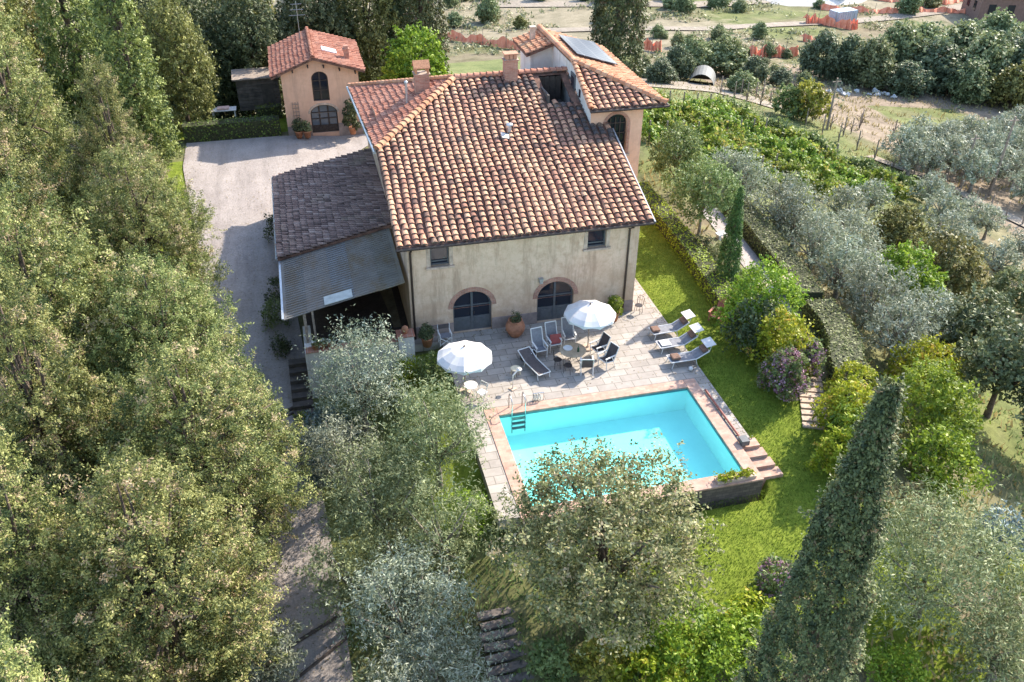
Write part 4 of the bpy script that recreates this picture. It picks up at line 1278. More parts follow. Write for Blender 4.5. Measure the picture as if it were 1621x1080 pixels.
# reddish slatted garden chair on the lawn
t = thing('slatted_armchair', 'reddish wooden slatted armchair on the lawn below the hedge end', 'chair', (15.5, -1.75, -0.1), -0.9)
m1 = MB()
for k in range(6): m1.box((0, -0.3 + k * 0.11, 0.36 - k * 0.025), (0.56, 0.09, 0.025))
m1.build('seat', M['redwood'], t)
m1 = MB()
for k in range(5): m1.box((-0.22 + k * 0.11, 0.42, 0.62), (0.09, 0.025, 0.82 + 0.08 * (2 - abs(k - 2))), rot=Matrix.Rotation(-0.4, 3, 'X'))
m1.build('backrest', M['redwood'], t)
for s in (-1, 1):
    MB().box((s * 0.34, 0.0, 0.55), (0.12, 0.72, 0.03)).build('armrest', M['redwood'], t)
    MB().box((s * 0.31, -0.3, 0.27), (0.08, 0.06, 0.54)).build('leg', M['redwood'], t)
    MB().box((s * 0.31, 0.2, 0.2), (0.05, 0.8, 0.1), rot=Matrix.Rotation(-0.35, 3, 'X')).build('leg', M['redwood'], t)
# low white garden light at the terrace corner and white bench by the path
t = thing('low_wall', 'low pale wall across the lower end of the path between the hedges', 'wall', (20.0, 0.75, terrain(20.0, 0.75)), 0.3)
MB().box((0, 0, 0.3), (2.6, 0.3, 0.9)).build('body', M['stucco_white'], t)
MB().box((0, 0, 0.78), (2.7, 0.4, 0.06)).build('capstone', M['stone'], t)
t = thing('path_bench', 'small white stone bench beside the path between the hedges', 'bench', (20.0, 6.9, terrain(20.0, 6.9) + 0.05), 0.2)
MB().box((0, 0, 0.42), (1.2, 0.4, 0.08)).build('seat', M['white_paint'], t)
for s in (-0.45, 0.45): MB().box((s, 0, 0.19), (0.12, 0.34, 0.38)).build('leg', M['white_paint'], t)

# table on the small lawn behind the back hedge
t = thing('garden_table', 'white garden table with a pinkish cloth on the small lawn behind the back hedge', 'table', (-9.6, 33.0, 0.32))
MB().box((0, 0, 0.74), (1.9, 0.9, 0.05)).build('tabletop', M['white_paint'], t)
for sx in (-0.8, 0.8):
    for sy in (-0.35, 0.35): MB().box((sx, sy, 0.36), (0.07, 0.07, 0.72)).build('leg', M['white_paint'], t)
MB().box((0.0, 0.0, 0.84), (0.9, 0.6, 0.14)).build('cloth', mat_plain('pink_cloth', (0.62, 0.42, 0.36), 0.9), t, bevel=0.05)

# drains and log steps over the drive
M['log'] = mat_plain('dark_log', (0.085, 0.065, 0.055), 0.9, var=0.3, scale=3)
def bar_on_ground(name, p, q, r, label, cat, group=None):
    n = 12
    pts = [(p[0] + (q[0] - p[0]) * k / n, p[1] + (q[1] - p[1]) * k / n) for k in range(n + 1)]
    m1 = MB().tube([(x, y, terrain(x, y) + 0.06 + r * 0.3) for x, y in pts], r, 6)
    return tag(m1.build(name, M['log']), label, cat, group)
bar_on_ground('water_bar', (-8.1, -2.6), (-5.6, -1.5), 0.10, 'dark water bar across the drive beside the porch wall', 'water bar')
bar_on_ground('water_bar', (-8.3, -2.95), (-5.7, -1.85), 0.07, 'thin second bar just below the dark bar beside the porch wall', 'water bar')
bar_on_ground('water_bar', (-8.6, -14.9), (-5.0, -13.2), 0.08, 'dark water bar across the lower drive, upper of the pair', 'water bar')
bar_on_ground('water_bar', (-8.4, -16.5), (-4.8, -14.2), 0.07, 'dark water bar across the lower drive, lower of the pair', 'water bar')
t = thing('porch_steps', 'narrow dark stone steps climbing beside the porch wall from the drive', 'steps', (-5.62, -0.4, 0))
for k in range(7):
    m1 = MB().box((0, -1.8 + k * 0.42, -1.95 + k * 0.2 - 0.2), (0.95, 0.44, 0.6))
    m1.build('step', M['shade'], t)
t = thing('garden_steps', 'weathered plank steps going down the shady bank below the big leafy tree', 'steps', (0.55, -16.2, 0))
for k in range(16):
    y = -k * 0.42
    m1 = MB().box((0 - 0.02 * k + 0.05 * math.sin(k * 2.3), y, terrain(0.55, -16.2 + y) + 0.05), (1.45, 0.3, 0.14), rz=0.05 * math.sin(k * 1.7))
    m1.build('step', M['wood_step'], t)
t = thing('stone_steps', 'pale stone steps beside the purple bush at the foot of the curved hedge', 'steps', (17.3, -7.9, 0))
for k in range(9):
    x, y = 17.6 - 0.16 * k, -7.4 - 0.36 * k
    m1 = MB().box((x - 17.3, y + 7.9, terrain(x, y) + 0.02), (1.1, 0.3, 0.16), rz=-0.35)
    m1.build('step', M['stone'], t)
# ---------------------------------------------------------------- foliage
M['leaf_cyp'] = mat_leaf('olive_green_sprays', (0.035, 0.06, 0.02), (0.17, 0.20, 0.058), (0.43, 0.435, 0.155), 0.28, alt=(0.42, 0.33, 0.19))
M['leaf_conic'] = mat_leaf('green_cypress_sprays', (0.04, 0.064, 0.02), (0.165, 0.195, 0.05), (0.33, 0.35, 0.10), 0.22)
M['leaf_col'] = mat_leaf('dark_cypress_sprays', (0.022, 0.034, 0.012), (0.082, 0.10, 0.036), (0.19, 0.205, 0.08), 0.15, alt=(0.19, 0.13, 0.07))
M['leaf_olive'] = mat_leaf('silver_olive_leaves', (0.09, 0.115, 0.06), (0.25, 0.28, 0.185), (0.45, 0.475, 0.37), 0.22)
M['leaf_oliveg'] = mat_leaf('green_olive_leaves', (0.075, 0.10, 0.035), (0.20, 0.235, 0.10), (0.37, 0.40, 0.21), 0.25)
M['leaf_big'] = mat_leaf('pale_edged_leaves', (0.05, 0.07, 0.024), (0.205, 0.22, 0.08), (0.45, 0.44, 0.22), 0.28, alt=(0.40, 0.33, 0.19))
M['leaf_bright'] = mat_leaf('bright_green_leaves', (0.055, 0.10, 0.012), (0.18, 0.26, 0.022), (0.34, 0.41, 0.05), 0.35)
M['leaf_lime'] = mat_leaf('lime_yellow_leaves', (0.11, 0.16, 0.012), (0.27, 0.335, 0.02), (0.45, 0.47, 0.05), 0.35, alt=(0.48, 0.36, 0.06))
M['leaf_holm'] = mat_leaf('holm_leaves', (0.04, 0.055, 0.024), (0.125, 0.145, 0.062), (0.26, 0.28, 0.14), 0.2)
M['leaf_slim'] = mat_leaf('fresh_cypress_sprays', (0.03, 0.06, 0.014), (0.07, 0.125, 0.028), (0.15, 0.215, 0.05), 0.2)
M['leaf_dark'] = mat_leaf('dark_green_leaves', (0.028, 0.042, 0.016), (0.078, 0.098, 0.04), (0.165, 0.19, 0.085), 0.2)
M['leaf_mid'] = mat_leaf('green_leaves', (0.05, 0.088, 0.025), (0.145, 0.20, 0.06), (0.28, 0.34, 0.14), 0.3)
M['leaf_vine'] = mat_leaf('vine_leaves', (0.055, 0.10, 0.014), (0.16, 0.245, 0.035), (0.31, 0.38, 0.075), 0.35, alt=(0.42, 0.38, 0.10))
M['leaf_blue'] = mat_leaf('blue_grey_leaves', (0.08, 0.12, 0.11), (0.17, 0.23, 0.21), (0.30, 0.36, 0.34), 0.15)
M['leaf_bronze'] = mat_leaf('bronze_green_leaves', (0.055, 0.062, 0.02), (0.165, 0.165, 0.05), (0.30, 0.28, 0.09), 0.25)
M['leaf_yellow'] = mat_leaf('autumn_yellow_leaves', (0.09, 0.10, 0.02), (0.23, 0.235, 0.04), (0.44, 0.38, 0.06), 0.3)
M['leaf_purple'] = mat_leaf('purple_blossom', (0.16, 0.07, 0.10), (0.38, 0.21, 0.29), (0.55, 0.37, 0.46), 0.3)
M['leaf_dry'] = mat_leaf('dry_grass_blades', (0.17, 0.14, 0.05), (0.32, 0.27, 0.11), (0.46, 0.40, 0.20), 0.3)
M['hedge'] = mat_leaf('hedge_leaves', (0.035, 0.055, 0.012), (0.095, 0.135, 0.022), (0.19, 0.235, 0.035), 0.25)
M['hedge_olive'] = mat_leaf('olive_hedge_leaves', (0.05, 0.07, 0.016), (0.15, 0.18, 0.05), (0.28, 0.31, 0.11), 0.25)
M['hedge_lime'] = mat_leaf('bright_hedge_leaves', (0.12, 0.19, 0.012), (0.26, 0.35, 0.02), (0.40, 0.48, 0.04), 0.3)
M['bark'] = mat_plain('bark', (0.13, 0.095, 0.07), 0.95, var=0.35, scale=5, bmp=0.5)
M['bark_pale'] = mat_plain('pale_bark', (0.27, 0.23, 0.185), 0.95, var=0.3, scale=5, bmp=0.5)

def unit(a):
    return a / np.maximum(1e-9, np.linalg.norm(a, axis=1, keepdims=True))

def leaf_quads(P, N, size, aspect, rg, droop=0.0, align=0.5):
    """kite-shaped leaves at P, roughly facing along N"""
    n = len(P)
    nn = unit(N * align + rg.normal(size=(n, 3)) * 0.6)
    t = rg.normal(size=(n, 3))
    t[:, 2] += droop
    a = unit(t - nn * np.sum(t * nn, 1, keepdims=True))
    b = np.cross(nn, a)
    s = (size * rg.uniform(0.65, 1.35, n))[:, None]
    V = np.empty((n, 4, 3), dtype=np.float32)
    V[:, 0] = P - a * s * 0.5
    V[:, 1] = P + b * s * 0.5 * aspect - a * s * 0.05
    V[:, 2] = P + a * s * 0.5
    V[:, 3] = P - b * s * 0.5 * aspect - a * s * 0.05
    return V.reshape(-1, 3)

def leaf_mesh(name, Cc, Nc, per, sig, size, aspect, mat, rg, tvar=0.17, lvar=0.16, droop=0.0, align=0.5, flat=0.6, tone0=0.5, spray=0.0, rise=0.25):
    """sprays: clusters at Cc pointing along Nc, each of `per` leaves"""
    n = len(Cc)
    ct = tone0 + rg.normal(0, tvar, n)
    P = np.repeat(Cc, per, 0)
    N = np.repeat(Nc, per, 0)
    if spray:                                     # twigs that stick out of the crown, each with its leaves along it
        D = unit(Nc + rg.normal(size=Nc.shape) * 0.65 + np.array([0, 0, rise]))
        Ls = spray * rg.uniform(0.35, 1.3, n) * np.where(rg.uniform(size=n) < 0.12, 1.7, 1.0)
        tt = rg.uniform(-0.15, 1, len(P))
        P = P + np.repeat(D * Ls[:, None], per, 0) * tt[:, None] + rg.normal(size=P.shape) * (sig * (1.15 - 0.7 * np.abs(tt)))[:, None]
        N = unit(N * 0.5 + np.repeat(D, per, 0) * 0.3 + np.array([0, 0, 0.3]))
    else:
        off = rg.normal(size=P.shape) * sig
        along = np.sum(off * N, 1, keepdims=True)
        P = P + off - N * along * (1 - flat)
    T = np.clip(np.repeat(ct, per) + rg.normal(0, lvar, len(P)), 0, 1)
    V = leaf_quads(P, N, size, aspect, rg, droop, align)
    F = np.arange(len(V), dtype=np.int32).reshape(-1, 4)
    return np_mesh(name, V, F, T, mat)

def blob_clusters(blobs, dens, rg, inner=0.72, low=-0.75, fuzz=0.16):
    """points on the outside of a heap of ellipsoids"""
    Cs, Ns = [], []
    B = [(np.array(c, float), np.array(r if hasattr(r, '__len__') else (r, r, r), float)) for c, r in blobs]
    for i, (c, r) in enumerate(B):
        area = 4 * math.pi * ((r[0] * r[1]) ** 1.6 / 3 + (r[0] * r[2]) ** 1.6 / 3 + (r[1] * r[2]) ** 1.6 / 3) ** (1 / 1.6)
        n = max(6, int(area * dens))
        d = unit(rg.normal(size=(n, 3)))
        d = d[d[:, 2] > low]
        p = c + d * r * (1 - np.abs(rg.normal(0, fuzz, (len(d), 1)))) + rg.normal(0, 0.04, (len(d), 3))
        keep = np.ones(len(d), bool)
        for j, (c2, r2) in enumerate(B):
            if j != i: keep &= np.sum(((p - c2) / r2) ** 2, 1) > inner ** 2
        Cs.append(p[keep])
        Ns.append(unit(d[keep] / r))
    return np.concatenate(Cs), np.concatenate(Ns)

def heap(rg, R, z0, z1, n, br, shape='egg', flatz=1.0, gap=1.0):
    """blobs filling a crown of half width R between heights z0 and z1"""
    out = []
    for k in range(n):
        u = (k + 0.5) / n
        h = z0 + (z1 - z0) * (u if shape != 'flat' else u ** 0.7)
        t = (h - z0) / (z1 - z0)
        if shape == 'egg': w = R * (math.sin(math.pi * min(1, 0.18 + 0.80 * t)) ** 0.75)
        elif shape == 'cone': w = R * (1.02 - t) ** 0.75 * min(1, 0.55 + 2.2 * t)
        elif shape == 'dome': w = R * math.sqrt(max(0.05, 1 - (t * 0.93) ** 2))
        else: w = R * math.sqrt(max(0.04, 1 - (2 * t - 1) ** 2)) 
        a = k * 2.39996 + rg.uniform(-0.5, 0.5)
        b = br * rg.uniform(0.6, 1.3)
        q = max(0, w - b * 0.7) * math.sqrt(rg.uniform(0.3, 1.0)) * gap * rg.uniform(0.85, 1.15)
        h += rg.uniform(-0.3, 0.3) * br
        out.append(((q * math.cos(a), q * math.sin(a), h), (b, b, b * flatz * rg.uniform(0.85, 1.15))))
    return out

def trunk_mesh(h, r, limbs, mat, name='trunk', bend=0.0, rr=rnd, base=-0.4):
    mb = MB()
    top = Vector((bend, bend * 0.5, h))
    pts = [Vector((0, 0, base)), Vector((0.02, 0, 0.0)), Vector((bend * 0.3 + 0.03, 0.02, h * 0.4)), top]
    mb.tube(pts, [r * 1.5, r * 1.15, r * 0.85, r * 0.6], 8)
    for p in limbs:
        p = Vector(p)
        p = p * 1.08
        st = Vector((bend * 0.6, bend * 0.3, h * rr.uniform(0.65, 0.98)))
        mid = st.lerp(p, 0.5) + Vector((rr.uniform(-.2, .2), rr.uniform(-.2, .2), rr.uniform(-.1, .25)))
        mb.tube([st, mid, p], [r * 0.5, r * 0.3, r * 0.1], 6)
    me = mb.build(name, mat, smooth=True)
    return me

def plant(name, label, cat, x, y, crown_me, trunk=None, group=None, rz=0.0, z=None, scale=None, crown_name='crown'):
    t = thing(name, label, cat, (x, y, terrain(x, y) if z is None else z), rz, group)
    obj_of(crown_me, crown_name, t)
    if trunk is not None:
        trunk.parent = t
    if scale: t.scale = scale if hasattr(scale, '__len__') else (scale,) * 3
    return t

def crown(blobs, dens, per, sig, size, aspect, mat, seed, **kw):
    rg = np.random.default_rng(seed)
    bk = {k: kw.pop(k) for k in ('inner', 'low', 'fuzz') if k in kw}
    Cc, Nc = blob_clusters(blobs, dens, rg, **bk)
    return leaf_mesh('crown', Cc, Nc, per, sig, size, aspect, mat, rg, **kw)

# ---- broad trees of the belt along the drive, five moulds
def belt_mould(seed, R, H, shape, mat, n, br, size=0.10, dens=3.8, per=68, flatz=1.9, spray=0.62, rise=1.0):
    rg = np.random.default_rng(seed)
    bl = heap(rg, R, H * 0.10, H * 0.95, n, br, shape, flatz)
    me = crown(bl, dens, per, 0.10, size, 0.42, mat, seed + 50, tvar=0.28, lvar=0.15, droop=0.6, align=0.6, low=-0.85, spray=spray, rise=rise, fuzz=0.3)
    return me, bl
MO = {}
def belt_tree(mould, x, y, rz, s, label, name='cypress_tree', cat='tree', group=None):
    """each tree of the belt: first use builds the mould, later ones copy it"""
    if mould not in MO:
        seed, R, H, shape, mat, n, br, kw = MOULDS[mould]
        me, bl = belt_mould(seed, R, H, shape, M[mat], n, br, **kw)
        limbs = [b[0] for b in bl[::3]]
        tr = trunk_mesh(H * 0.62, 0.2, limbs, M['bark'])
        t = plant(name, label, cat, x, y, me, tr, group, rz)
        t.scale = s if hasattr(s, '__len__') else (s,) * 3
        MO[mould] = t
        return t
    return dup(MO[mould], (x, y, terrain(x, y)), rz, s, label, group)
MOULDS = {
    'broad_a': (1, 3.8, 11.4, 'cone', 'leaf_cyp', 100, 0.75, {}),
    'broad_b': (2, 3.7, 9.6, 'egg', 'leaf_cyp', 100, 0.72, {}),
    'broad_c': (3, 3.6, 12.4, 'cone', 'leaf_cyp', 96, 0.72, {}),
    'conic': (4, 2.4, 14.5, 'cone', 'leaf_conic', 70, 0.8, dict(size=0.2, dens=6, per=18, flatz=1.5, spray=0.6, rise=1.2)),
    'round': (5, 3.4, 9.0, 'ball', 'leaf_bronze', 40, 1.05, dict(size=0.24, dens=4.5, per=16, spray=0.7)),
    'dark': (6, 3.9, 9.0, 'egg', 'leaf_dark', 44, 1.1, dict(size=0.26, dens=4.5, per=16, spray=0.7)),
}
belt = [
    ('broad_a', -13.2, -20.8, 0.3, (1, 1, 0.95), 'broad olive-green cypress at the near end of the belt left of the drive'),
    ('broad_b', -10.2, -21.4, 1.7, (0.95, 0.95, 0.75), 'low spreading cypress overhanging the near end of the drive'),
    ('broad_c', -14.4, -14.3, 2.2, 1.0, 'tall brownish-tipped cypress second from the near end, away from the drive'),
    ('broad_b', -10.5, -14.8, 4.0, (1.1, 1.1, 1.0), 'broad cypress whose boughs hang farthest over the lower drive'),
    ('broad_b', -9.4, -9.0, 5.1, (1.1, 1.1, 0.95), 'yellow-green cypress reaching over the drive opposite the blue shrubs'),
    ('broad_a', -14.6, -7.8, 0.9, 1.05, 'large cypress in the back row opposite the porch'),
    ('broad_b', -10.9, -2.9, 3.4, (1.0, 1.0, 0.92), 'olive-green cypress at the drive edge level with the porch steps'),
    ('broad_b', -15.9, -1.9, 2.8, 1.22, 'tall rounded cypress in the back row level with the sheet roof'),
    ('broad_b', -12.2, 5.2, 0.2, (0.98, 0.98, 0.95), 'bushy cypress beside the gravel level with the dark tiled lean-to'),
    ('broad_a', -17.6, 4.2, 3.8, (1.1, 1.1, 1.15), 'big pale green cypress filling the back row beyond the rounded one'),
    ('broad_c', -13.9, 12.4, 1.2, (0.85, 0.85, 0.84), 'dense cypress beside the yellow grass verge of the gravel court'),
    ('broad_a', -18.8, 13.8, 2.0, (1.2, 1.2, 1.2), 'largest yellowish cypress at the outer side of the belt'),
    ('conic', -13.9, 22.5, 0.5, (1.0, 1.0, 1.0), 'slim pointed green conifer at the far left corner of the gravel court'),
    ('conic', -17.9, 28.0, 2.5, (1.1, 1.1, 1.05), 'slim pointed conifer behind the one at the court corner'),
    ('conic', -21.0, 24.0, 4.1, (1.1, 1.1, 1.0), 'slim pointed conifer on the outer side of the belt'),
    ('round', -12.2, 31.8, 0.4, (0.85, 0.85, 0.95), 'bronze-tinted leafy tree at the left end of the small back lawn'),
    ('dark', -7.2, 40.0, 0.9, (1.0, 1.0, 1.0), 'dark green tree right behind the plank shed'),
    ('dark', -12.0, 41.0, 2.9, (1.05, 1.05, 1.1), 'dark green tree behind the bronze-tinted tree'),
    ('dark', -2.0, 43.5, 4.4, (1.0, 1.0, 1.2), 'dark green tree behind the cottage roof'),
    ('round', 2.6, 45.5, 1.4, (1.0, 1.0, 1.25), 'yellowish leafy tree behind the right end of the cottage roof'),
    ('dark', -17.0, 45.0, 5.2, (1.2, 1.2, 1.3), 'dark tree in the far left corner behind the conifers'),
    ('round', -8.5, 52.0, 2.1, (1.2, 1.2, 1.5), 'tall leafy tree far behind the shed'),
    ('round', -24.5, 36.0, 3.3, (1.3, 1.3, 1.4), 'leafy tree behind the outermost conifer'),
    ('broad_a', -24.0, 17.0, 4.6, (1.25, 1.25, 1.2), 'cypress on the far outer edge beyond the largest yellowish one'),
    ('broad_c', -22.0, 7.0, 0.6, (1.1, 1.1, 1.05), 'cypress on the outer edge level with the lean-to'),
    ('broad_a', -20.5, -3.5, 1.1, (1.1, 1.1, 1.0), 'cypress on the outer edge level with the porch'),
]
for mo, x, y, rz, s, lb in belt:
    nm = {'conic': 'conifer_tree', 'round': 'leafy_tree', 'dark': 'leafy_tree'}.get(mo, 'cypress_tree')
    t = belt_tree(mo, x, y, rz, s, lb, nm, group='trees of the belt along the drive')
    if t.name.split('.')[0] != nm: t.name = nm

# ---- columnar cypresses
def column(name, label, x, y, R, H, mat, seed, dens=16, per=16, size=0.13, tip=0.55, sig=0.11, lump=0.16, z=None, group=None, tvar=0.2, spray=0.0):
    rg = np.random.default_rng(seed)
    area = 2 * math.pi * R * H * 0.75
    n = int(area * dens)
    u = rg.uniform(0, 1, n) ** 0.9
    th = rg.uniform(0, 2 * math.pi, n)
    prof = np.minimum(1, (u + 0.03) / 0.16) ** 0.5 * (1 - np.clip((u - 0.18) / 0.82, 0, 1) ** (1 / tip)) ** 0.9
    ph = rg.uniform(0, 6, 4)
    lob = 1 + lump * (np.sin(th * 3 + ph[0] + u * H * 0.9) * 0.5 + np.sin(th * 5 + ph[1] - u * H * 2.1) * 0.4 + np.sin(u * H * 3.3 + th * 2 + ph[2]) * 0.5)
    r = R * prof * lob * (1 - np.abs(rg.normal(0, 0.09, n))) + 0.03
    Cc = np.stack([r * np.cos(th), r * np.sin(th), u * H], 1)
    Nc = unit(np.stack([np.cos(th), np.sin(th), 0.55 + 0 * th], 1))
    me = leaf_mesh('crown', Cc, Nc, per, sig, size, 0.5, mat, rg, tvar=tvar, lvar=0.13, droop=2.2, align=0.9, spray=spray, rise=2.4)
    t = thing(name, label, 'tree', (x, y, terrain(x, y) if z is None else z), 0, group)
    obj_of(me, 'crown', t)
    mb = MB().tube([(0, 0, -0.4), (0, 0, H * 0.5), (0, 0, H * 0.93)], [R * 0.22, R * 0.13, 0.02], 8)
    mb.build('trunk', M['bark'], t)
    return t
column('columnar_cypress', 'large dark columnar cypress close by, right of the lawn', 5.8, -25.5, 1.5, 17.0, M['leaf_col'], 21, 23, 50, 0.08, 0.86, 0.06, 0.16, tvar=0.22, spray=0.32)
column('columnar_cypress', 'slender little cypress between the long hedge and the path', 17.35, 1.25, 0.56, 5.8, M['leaf_slim'], 22, 60, 22, 0.10, 0.66, 0.06, 0.06)
column('columnar_cypress', 'tall dark cypress right behind the tower roof', 23.8, 37.7, 2.3, 18.5, M['leaf_col'], 23, 9, 18, 0.26, 0.5, 0.2, 0.10)
column('columnar_cypress', 'thick dark cypress behind the bright green bush and the cottage', 7.9, 47.0, 2.4, 20, M['leaf_col'], 24, 9, 18, 0.26, 0.5, 0.2, 0.10)
column('columnar_cypress', 'narrow blackish cypress left of the thick one behind the bright bush', 5.1, 46.5, 1.15, 19, M['leaf_dark'], 25, 9, 16, 0.24, 0.5, 0.18, 0.10)

# ---- olives, shrubs and bushes as one function
def bush(name, label, cat, x, y, R, H, mat, seed, z0=0.05, n=14, br=None, size=0.12, aspect=0.5, dens=14, per=14, sig=0.11, shape='dome', trunk=0, bark='bark_pale', gap=1.0, flatz=0.9, group=None, tvar=0.2, droop=0.3, flowers=None, bend=0.0, spray=None, fuzz=0.26):
    rg = np.random.default_rng(seed)
    br = br or R * 0.42
    bl = heap(rg, R, max(z0, 0.0) + br * 0.5, H - br * 0.6, n, br, shape, flatz, gap)
    me = crown(bl, dens * 0.8, per, sig * 0.85, size, aspect, mat, seed + 1, tvar=tvar, droop=droop, low=-0.6, spray=0.24 * R if spray is None else spray, fuzz=fuzz)
    tr = None
    if trunk:
        tr = trunk_mesh(max(0.5, z0 + 0.5), trunk, [b[0] for b in bl[:: max(1, n // 10)]], M[bark], bend=bend)
    t = plant(name, label, cat, x, y, me, tr, group, crown_name='crown' if trunk else 'foliage')
    if flowers:
        Cc, Nc = blob_clusters(bl, flowers[1], rg)
        obj_of(leaf_mesh('blossom', Cc, Nc, 9, 0.07, 0.09, 0.8, M[flowers[0]], rg), 'blossom', t)
    return t
def olive(label, x, y, R, H, seed, mat='leaf_olive', z0=1.2, size=0.2, dens=11, per=18, **kw):
    return bush('olive_tree', label, 'tree', x, y, R, H, M[mat], seed, z0=z0, n=kw.pop('n', 24), br=R * kw.pop('brf', 0.30), size=size, aspect=0.26, dens=dens, per=per, sig=0.14, shape='ball', trunk=0.15, spray=kw.pop('spray', 0.36 * R), gap=kw.pop('gap', 1.08), fuzz=0.32, **kw)
# the tangle of silvery olives between the drive and the pool
gm = 'silvery trees between the drive and the pool'
olive('silvery olive tree rising in front of the porch parapet', -2.9, -4.2, 2.3, 5.0, 31, group=gm, dens=9, size=0.15)
olive('silvery olive leaning towards the blue-grey shrubs by the drive', -4.2, -7.6, 1.7, 4.2, 32, group=gm, dens=9, size=0.15)
olive('loose green olive tree with a dark bare trunk nearest the left pool edge', -0.4, -9.6, 2.1, 4.6, 33, 'leaf_oliveg', group=gm, dens=10, size=0.15)
olive('grey-green olive tree with bare pale boughs in the middle of the tangle', -2.9, -11.2, 2.3, 5.0, 34, 'leaf_oliveg', group=gm, dens=10, size=0.15)
olive('green olive tree standing beside the lower drive bend', -4.3, -13.6, 1.8, 4.4, 35, 'leaf_oliveg', group=gm, dens=9, size=0.15)
olive('green olive tree to the left of the big leafy tree', -0.9, -13.8, 1.7, 4.4, 36, 'leaf_oliveg', group=gm, dens=9, size=0.15)
olive('broad grey olive tree below the tangle, left of the plank steps', -2.7, -16.2, 2.3, 5.0, 37, group=gm, dens=10, size=0.15)
olive('olive tree left of the lower end of the plank steps', -2.0, -19.4, 2.0, 4.4, 38, group=gm, dens=10, size=0.15)
olive('silvery olive tree nearest the camera beside the lower drive', -4.0, -19.2, 1.7, 4.2, 39, 'leaf_oliveg', group=gm, dens=10, size=0.15)
olive('small grey olive standing at the left edge of the lower drive', -7.4, -16.0, 1.2, 3.4, 40, group=gm)
bush('blue_shrub', 'blue-grey conifer shrub beside the drive below the porch', 'shrub', -4.8, -4.4, 1.4, 1.7, M['leaf_blue'], 41, size=0.13, dens=20)
bush('blue_shrub', 'smaller blue-grey shrub lower down beside the drive', 'shrub', -5.0, -6.3, 0.9, 1.3, M['leaf_blue'], 42, size=0.12, dens=22)
bush('round_shrub', 'little round bright shrub at the drive edge under the porch wall', 'shrub', -5.7, -2.9, 0.45, 0.75, M['leaf_bright'], 43, size=0.08, dens=40, n=6)
bush('shrub', 'dark green shrub in the bed left of the left parasol', 'shrub', 0.4, -3.4, 0.95, 1.3, M['leaf_mid'], 44, dens=18)
bush('shrub', 'bright green shrub on the grass between the left parasol and the pool', 'shrub', 0.1, -5.4, 0.9, 0.8, M['leaf_bright'], 45, dens=18)
bush('shrub', 'bright green shrub under the olives left of the pool wall', 'shrub', 0.2, -12.0, 1.1, 1.5, M['leaf_bright'], 46, dens=16)
bush('shrub', 'yellow-green shrub by the porch pier behind the silvery olive', 'shrub', -0.6, -2.6, 0.7, 1.2, M['leaf_lime'], 47, dens=18)

# the big leafy tree in front of the pool
rg = np.random.default_rng(60)
bl = heap(rg, 3.6, 2.0, 6.2, 60, 0.8, 'ball', 0.85)
me = crown(bl, 5.2, 30, 0.12, 0.125, 0.5, M['leaf_big'], 61, tvar=0.24, lvar=0.2, low=-0.8, spray=0.6, fuzz=0.3)
t = plant('leafy_tree', 'big round tree with pale-edged leaves standing in front of the pool', 'tree', 4.1, -17.2, me, trunk_mesh(2.6, 0.22, [b[0] for b in bl[::4]], M['bark']), scale=(1.1, 1.1, 0.95))
# front bed
gs = 'shrubs along the near edge of the lawn'
fs = [
    ('shrub', 'wide bright green shrub at the near edge of the lawn', 6.3, -19.4, 2.1, 1.9, 'leaf_bright', None),
    ('shrub', 'bright green shrub nearest the big dark cypress', 8.0, -20.3, 1.7, 1.8, 'leaf_bright', None),
    ('shrub', 'lime-tipped shrub in front of the wide bright green one', 4.9, -20.2, 1.4, 1.6, 'leaf_lime', None),
    ('shrub', 'reddish-yellow shrub at the foot of the big leafy tree', 3.3, -19.3, 1.0, 1.4, 'leaf_yellow', None),
    ('shrub', 'yellow-green shrub at the lawn edge beside the pink flowers', 9.2, -18.8, 1.1, 1.4, 'leaf_lime', None),
    ('flowering_shrub', 'dark shrub with pink blossom beside the big dark cypress', 10.6, -17.7, 0.9, 1.4, 'leaf_mid', ('leaf_purple', 9)),
    ('shrub', 'small green shrub between the two paths under the big leafy tree', 1.7, -19.0, 0.8, 1.6, 'leaf_mid', None),
]
for k, (nm, lb, x, y, R, H, mt, fl) in enumerate(fs):
    bush(nm, lb, 'shrub', x, y, R, H, M[mt], 70 + 3 * k, size=0.15, aspect=0.55, dens=13, per=13, flowers=fl, group=gs, n=16)
